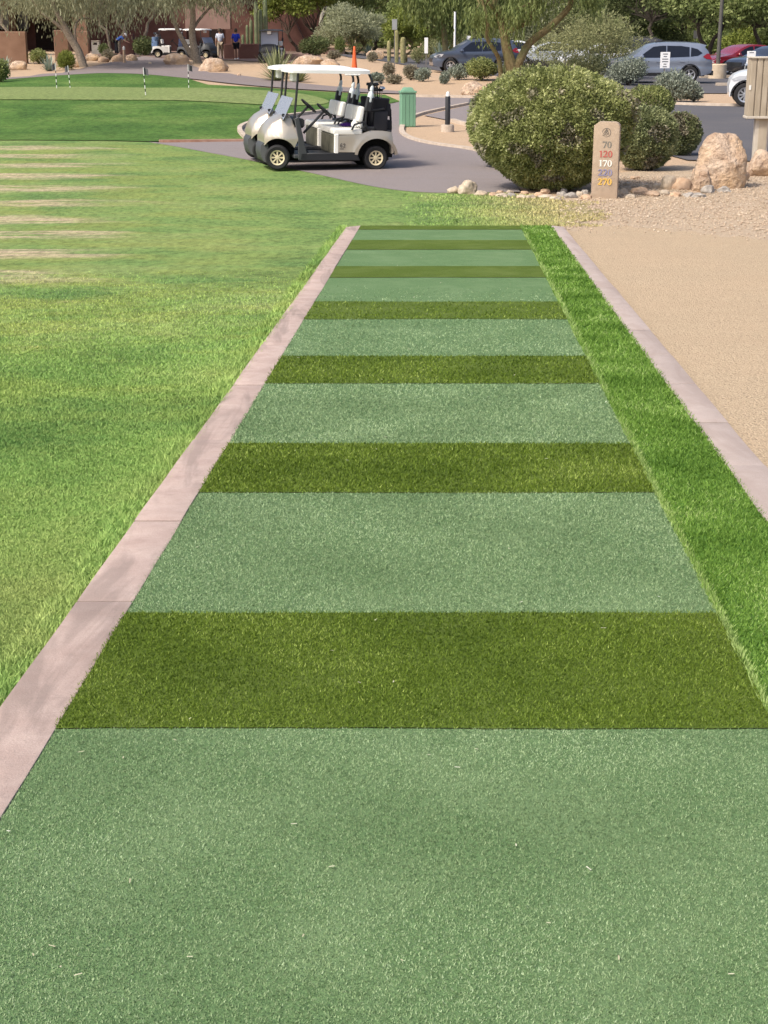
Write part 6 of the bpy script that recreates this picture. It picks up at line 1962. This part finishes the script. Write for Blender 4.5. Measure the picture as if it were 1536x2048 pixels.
# trees of the parking lot
lot_trees = [(1290, 104, 7.5, 8.5, 'dark', 'pale', 'dark leaved tree behind the roof of the silver car'), (1412, 101, 6.8, 8.0, 'palo', 'dark', 'spreading tree behind the lamp post'), (1530, 100, 6.5, 8.0, 'palo', 'dark', 'dark limbed tree beyond the slatted cabinet'), (1225, 118, 7.5, 8.0, 'dark', 'dark', 'dark tree above the airy straw green palo verde'), (1350, 122, 7.0, 8.5, 'palo', 'dark', 'green tree filling the gap right of the dark leaved tree'), (1475, 124, 7.0, 8.5, 'yellow', 'dark', 'yellowish tree beyond the red car'),
             (1100, 126, 7.5, 9.0, 'grey', 'dark', 'grey green tree behind the leaning palo verde limbs'), (980, 122, 7.0, 8.0, 'grey', 'dark', 'grey green tree behind the weeping foliage'), (870, 120, 7.5, 8.0, 'palo', 'dark', 'green tree behind the cholla cacti'), (745, 132, 8.0, 9.0, 'palo', 'dark', 'tall green tree above the dome shaped palo verde'), (1595, 112, 7.0, 8.0, 'palo', 'dark', 'tree at the right end of the parking lot')]
for i, (x, Y, H_, sp, lf, bk, lab) in enumerate(lot_trees):
    tree('desert_tree', lab, gp(X(x, Y), Y), H_, sp, FM[lf], M_bark if bk == 'pale' else M_barkd, 400 + i, stems=1 + i % 2, clumps=24, per=520, size=0.24, aspect=2.0, crown_lo=0.10 if Y > 110 else 0.26, trunk_r=0.17, flat=0.6, group='trees round the parking lot', zlow=0.02 if Y > 110 else 0.2, tone=0.58)

# ------------------------------------------------------------------ low desert plants
rosette('yucca', 'big spiky yucca with straw tipped leaves left of the cart roof', 552, 163, 84, 74, FM['yucca'], 1, n=110, width=0.085, stiff=0.6)
rosette('yucca', 'lower spiky yucca seen under the cart roof', 598, 164, 60, 40, FM['yucca'], 2, n=70, width=0.085, stiff=0.6)
rosette('agave', 'blue agave beside the green ball shrub near the left wall', 95, 142, 34, 36, FM['agave'], 3, n=30, width=0.14)
rosette('agave', 'blue agave at the foot of the tall courtyard wall', 8, 142, 30, 32, FM['agave'], 4, n=30, width=0.14)
rosette('agave', 'pale blue agave on the mound beyond the orange cone', 737, 112, 34, 24, FM['agave'], 5, n=28, width=0.16)
rosette('agave', 'tall dark blue agave beside the white pole', 884, 124, 44, 46, FM['agave'], 6, n=34, width=0.16)
rosette('agave', 'striped agave at the base of the leaning palo verde', 1008, 160, 44, 48, FM['yucca'], 7, n=30, width=0.12)
bush('shrub', 'round bright green ball shrub at the recess', 78, 128, 34, 30, FM['hedge'], 11, n=2200, size=0.09)
bush('shrub', 'yellow green feathery grass clump left of the forked trunk', 133, 140, 32, 36, FM['yellow'], 12, n=2400, size=0.16, aspect=5, up=1.4)
bush('shrub', 'dark green shrub at the left edge by the upper path', 2, 165, 30, 46, FM['hedge'], 13, n=2400, size=0.09)
bush('shrub', 'dark shrub behind the waste bin', 209, 112, 22, 24, FM['dark'], 14, n=1200, size=0.1)
bush('shrub', 'dry tan shrub behind the boulders near the path light', 218, 121, 22, 22, FM['brush'], 15, n=1200, size=0.12, aspect=4)
bush('shrub', 'dark hedge behind the small maroon pier', 290, 112, 46, 40, FM['dark'], 16, n=2600, size=0.12)
bush('shrub', 'green plant in the planter between the two walkers', 458, 92, 26, 24, FM['palo'], 17, n=1000, size=0.12, aspect=3)
bush('shrub', 'green shrub under the bright tree by the sloping buttress', 632, 112, 60, 40, FM['dark'], 18, n=3000, size=0.12)
low = [(745, 124, 16, 20, 'brush', 'small grey brush in front of the wedge boulder'), (778, 152, 22, 26, 'brush', 'dry brush tuft below the grey sign'), (755, 165, 26, 18, 'silver', 'silvery low shrub right of the cart roof'), (788, 168, 26, 16, 'brush', 'flat dry shrub above the green pedestal'), (822, 160, 26, 30, 'brush', 'twiggy brush left of the silvery ball shrub'), (845, 163, 28, 26, 'silver', 'silvery ball shrub below the edge on sign'), (838, 128, 34, 34, 'pale', 'pale cholla thicket behind the edge on sign'), (862, 122, 34, 46, 'pale', 'taller straw coloured cholla thicket beside agave'), (935, 118, 44, 60, 'pale', 'straw coloured cholla behind the navy car'),
       (889, 168, 17, 24, 'silver', 'small upright silvery cactus clump before the navy car'), (918, 160, 40, 30, 'silver', 'grey green low shrub before the navy car'), (962, 162, 62, 46, 'hedge', 'dense green shrub against the side of the navy car'), (1068, 160, 64, 36, 'brush', 'dry reddish brush beyond the leaning tree'), (1110, 158, 60, 34, 'pale', 'pale shrub mass before the sedans'), (1172, 165, 90, 60, 'pale', 'large pale shrub mass behind the biggest bush'),
       (1255, 172, 74, 58, 'silver', 'grey twiggy shrub covering the hood of the silver car'), (1350, 204, 72, 62, 'silver', 'silvery blue leafy shrub in front of the silver car'), (1388, 203, 30, 34, 'silver', 'small silvery shrub touching the silvery blue one'), (1240, 160, 50, 46, 'pale', 'straw green twiggy shrub left of the grey twiggy one'), (668, 120, 24, 18, 'brush', 'brush clump behind the wide tan boulder'), (720, 104, 50, 18, 'dark', 'dark low growth under the dome shaped tree'), (900, 135, 40, 22, 'brush', 'dry brush in front of the dark blue agave'), (680, 112, 18, 40, 'palo', 'thin upright ocotillo like shrub left of the cone')]
for i, (x, y, w, h, k, lab) in enumerate(low):
    big = w > 55
    bush('shrub', lab, x, y, w, h, FM[k], 500 + i, n=5200 if big else 1700, size=(0.085 if k in ('silver', 'hedge') else 0.12), aspect=1.8 if k in ('silver', 'hedge') else 4.0, shell=0.5, up=0.4)

for i, (x, Y, w, h, k, lab) in enumerate(((1240, 116, 130, 62, 'palo', 'olive thicket behind the black crossover'), (1335, 119, 120, 58, 'dark', 'dark thicket behind the roof of the silver crossover'), (1425, 117, 110, 60, 'palo', 'olive thicket behind the lamp post base'), (1500, 114, 120, 60, 'yellow', 'yellowish thicket behind the black sedan'), (1060, 118, 120, 66, 'grey', 'grey green thicket behind the white sedan'), (960, 117, 120, 60, 'pale', 'straw coloured thicket behind the slate blue crossover'))):
    g = gp(X(x, Y), Y)
    bush('thicket', lab, *[float(q) for q in proj(g.x, g.y, g.z)], w, h, FM[k], 700 + i, n=5200, size=0.2, aspect=2.0, shell=0.5, up=0.3)

# ------------------------------------------------------------------ far wood and hills
def far_wood():
    rg = np.random.default_rng(99); rnd = random.Random(99)
    sets = []
    for i in range(210):
        Y = rnd.uniform(128, 185); x = rnd.uniform(-62, 70)
        if x < 0 and Y < 142: Y += 20
        r = rnd.uniform(2.2, 4.2)
        z = float(rnd.uniform(0.6, 5.5))
        sets.append(leafset(300, (x, Y, z), (r, r * 0.8, r * 0.75), 0.55, 1.7, rg, 0, 0.5, (0.42, 0.22), 0.3, rnd.uniform(-.2, .15)))
    o = leaves_obj('far_wood', sets, FM['palo'], None)
    tag(o, 'mass of desert trees closing the view beyond the lot', 'woodland', kind='stuff')
far_wood()
def hills():
    n, m = 60, 10
    vs, fs = [], []
    for j in range(m):
        for i in range(n):
            x = -220 + 440 * i / (n - 1); y = 195 + 160 * j / (m - 1)
            z = (j / (m - 1)) ** 0.8 * (26 + 9 * mnoise.noise(Vector((x * 0.012, 3, 0)))) + 2.0 * mnoise.noise(Vector((x * 0.05, y * 0.05, 0)))
            vs.append((x, y, z - 0.5))
    for j in range(m - 1):
        for i in range(n - 1):
            a0 = j * n + i
            fs.append((a0, a0 + 1, a0 + n + 1, a0 + n))
    mb = MB(); mb.add(vs, fs)
    o = mb.build('hills', mottled('scrub hillside', (0.13, 0.13, 0.065), (0.22, 0.19, 0.11), 0.35, 0.95, 0.1, c3=(0.09, 0.105, 0.045), s2=0.12), angle=80)
    tag(o, 'scrub covered desert hillside beyond the trees', 'hills', kind='structure')
hills()
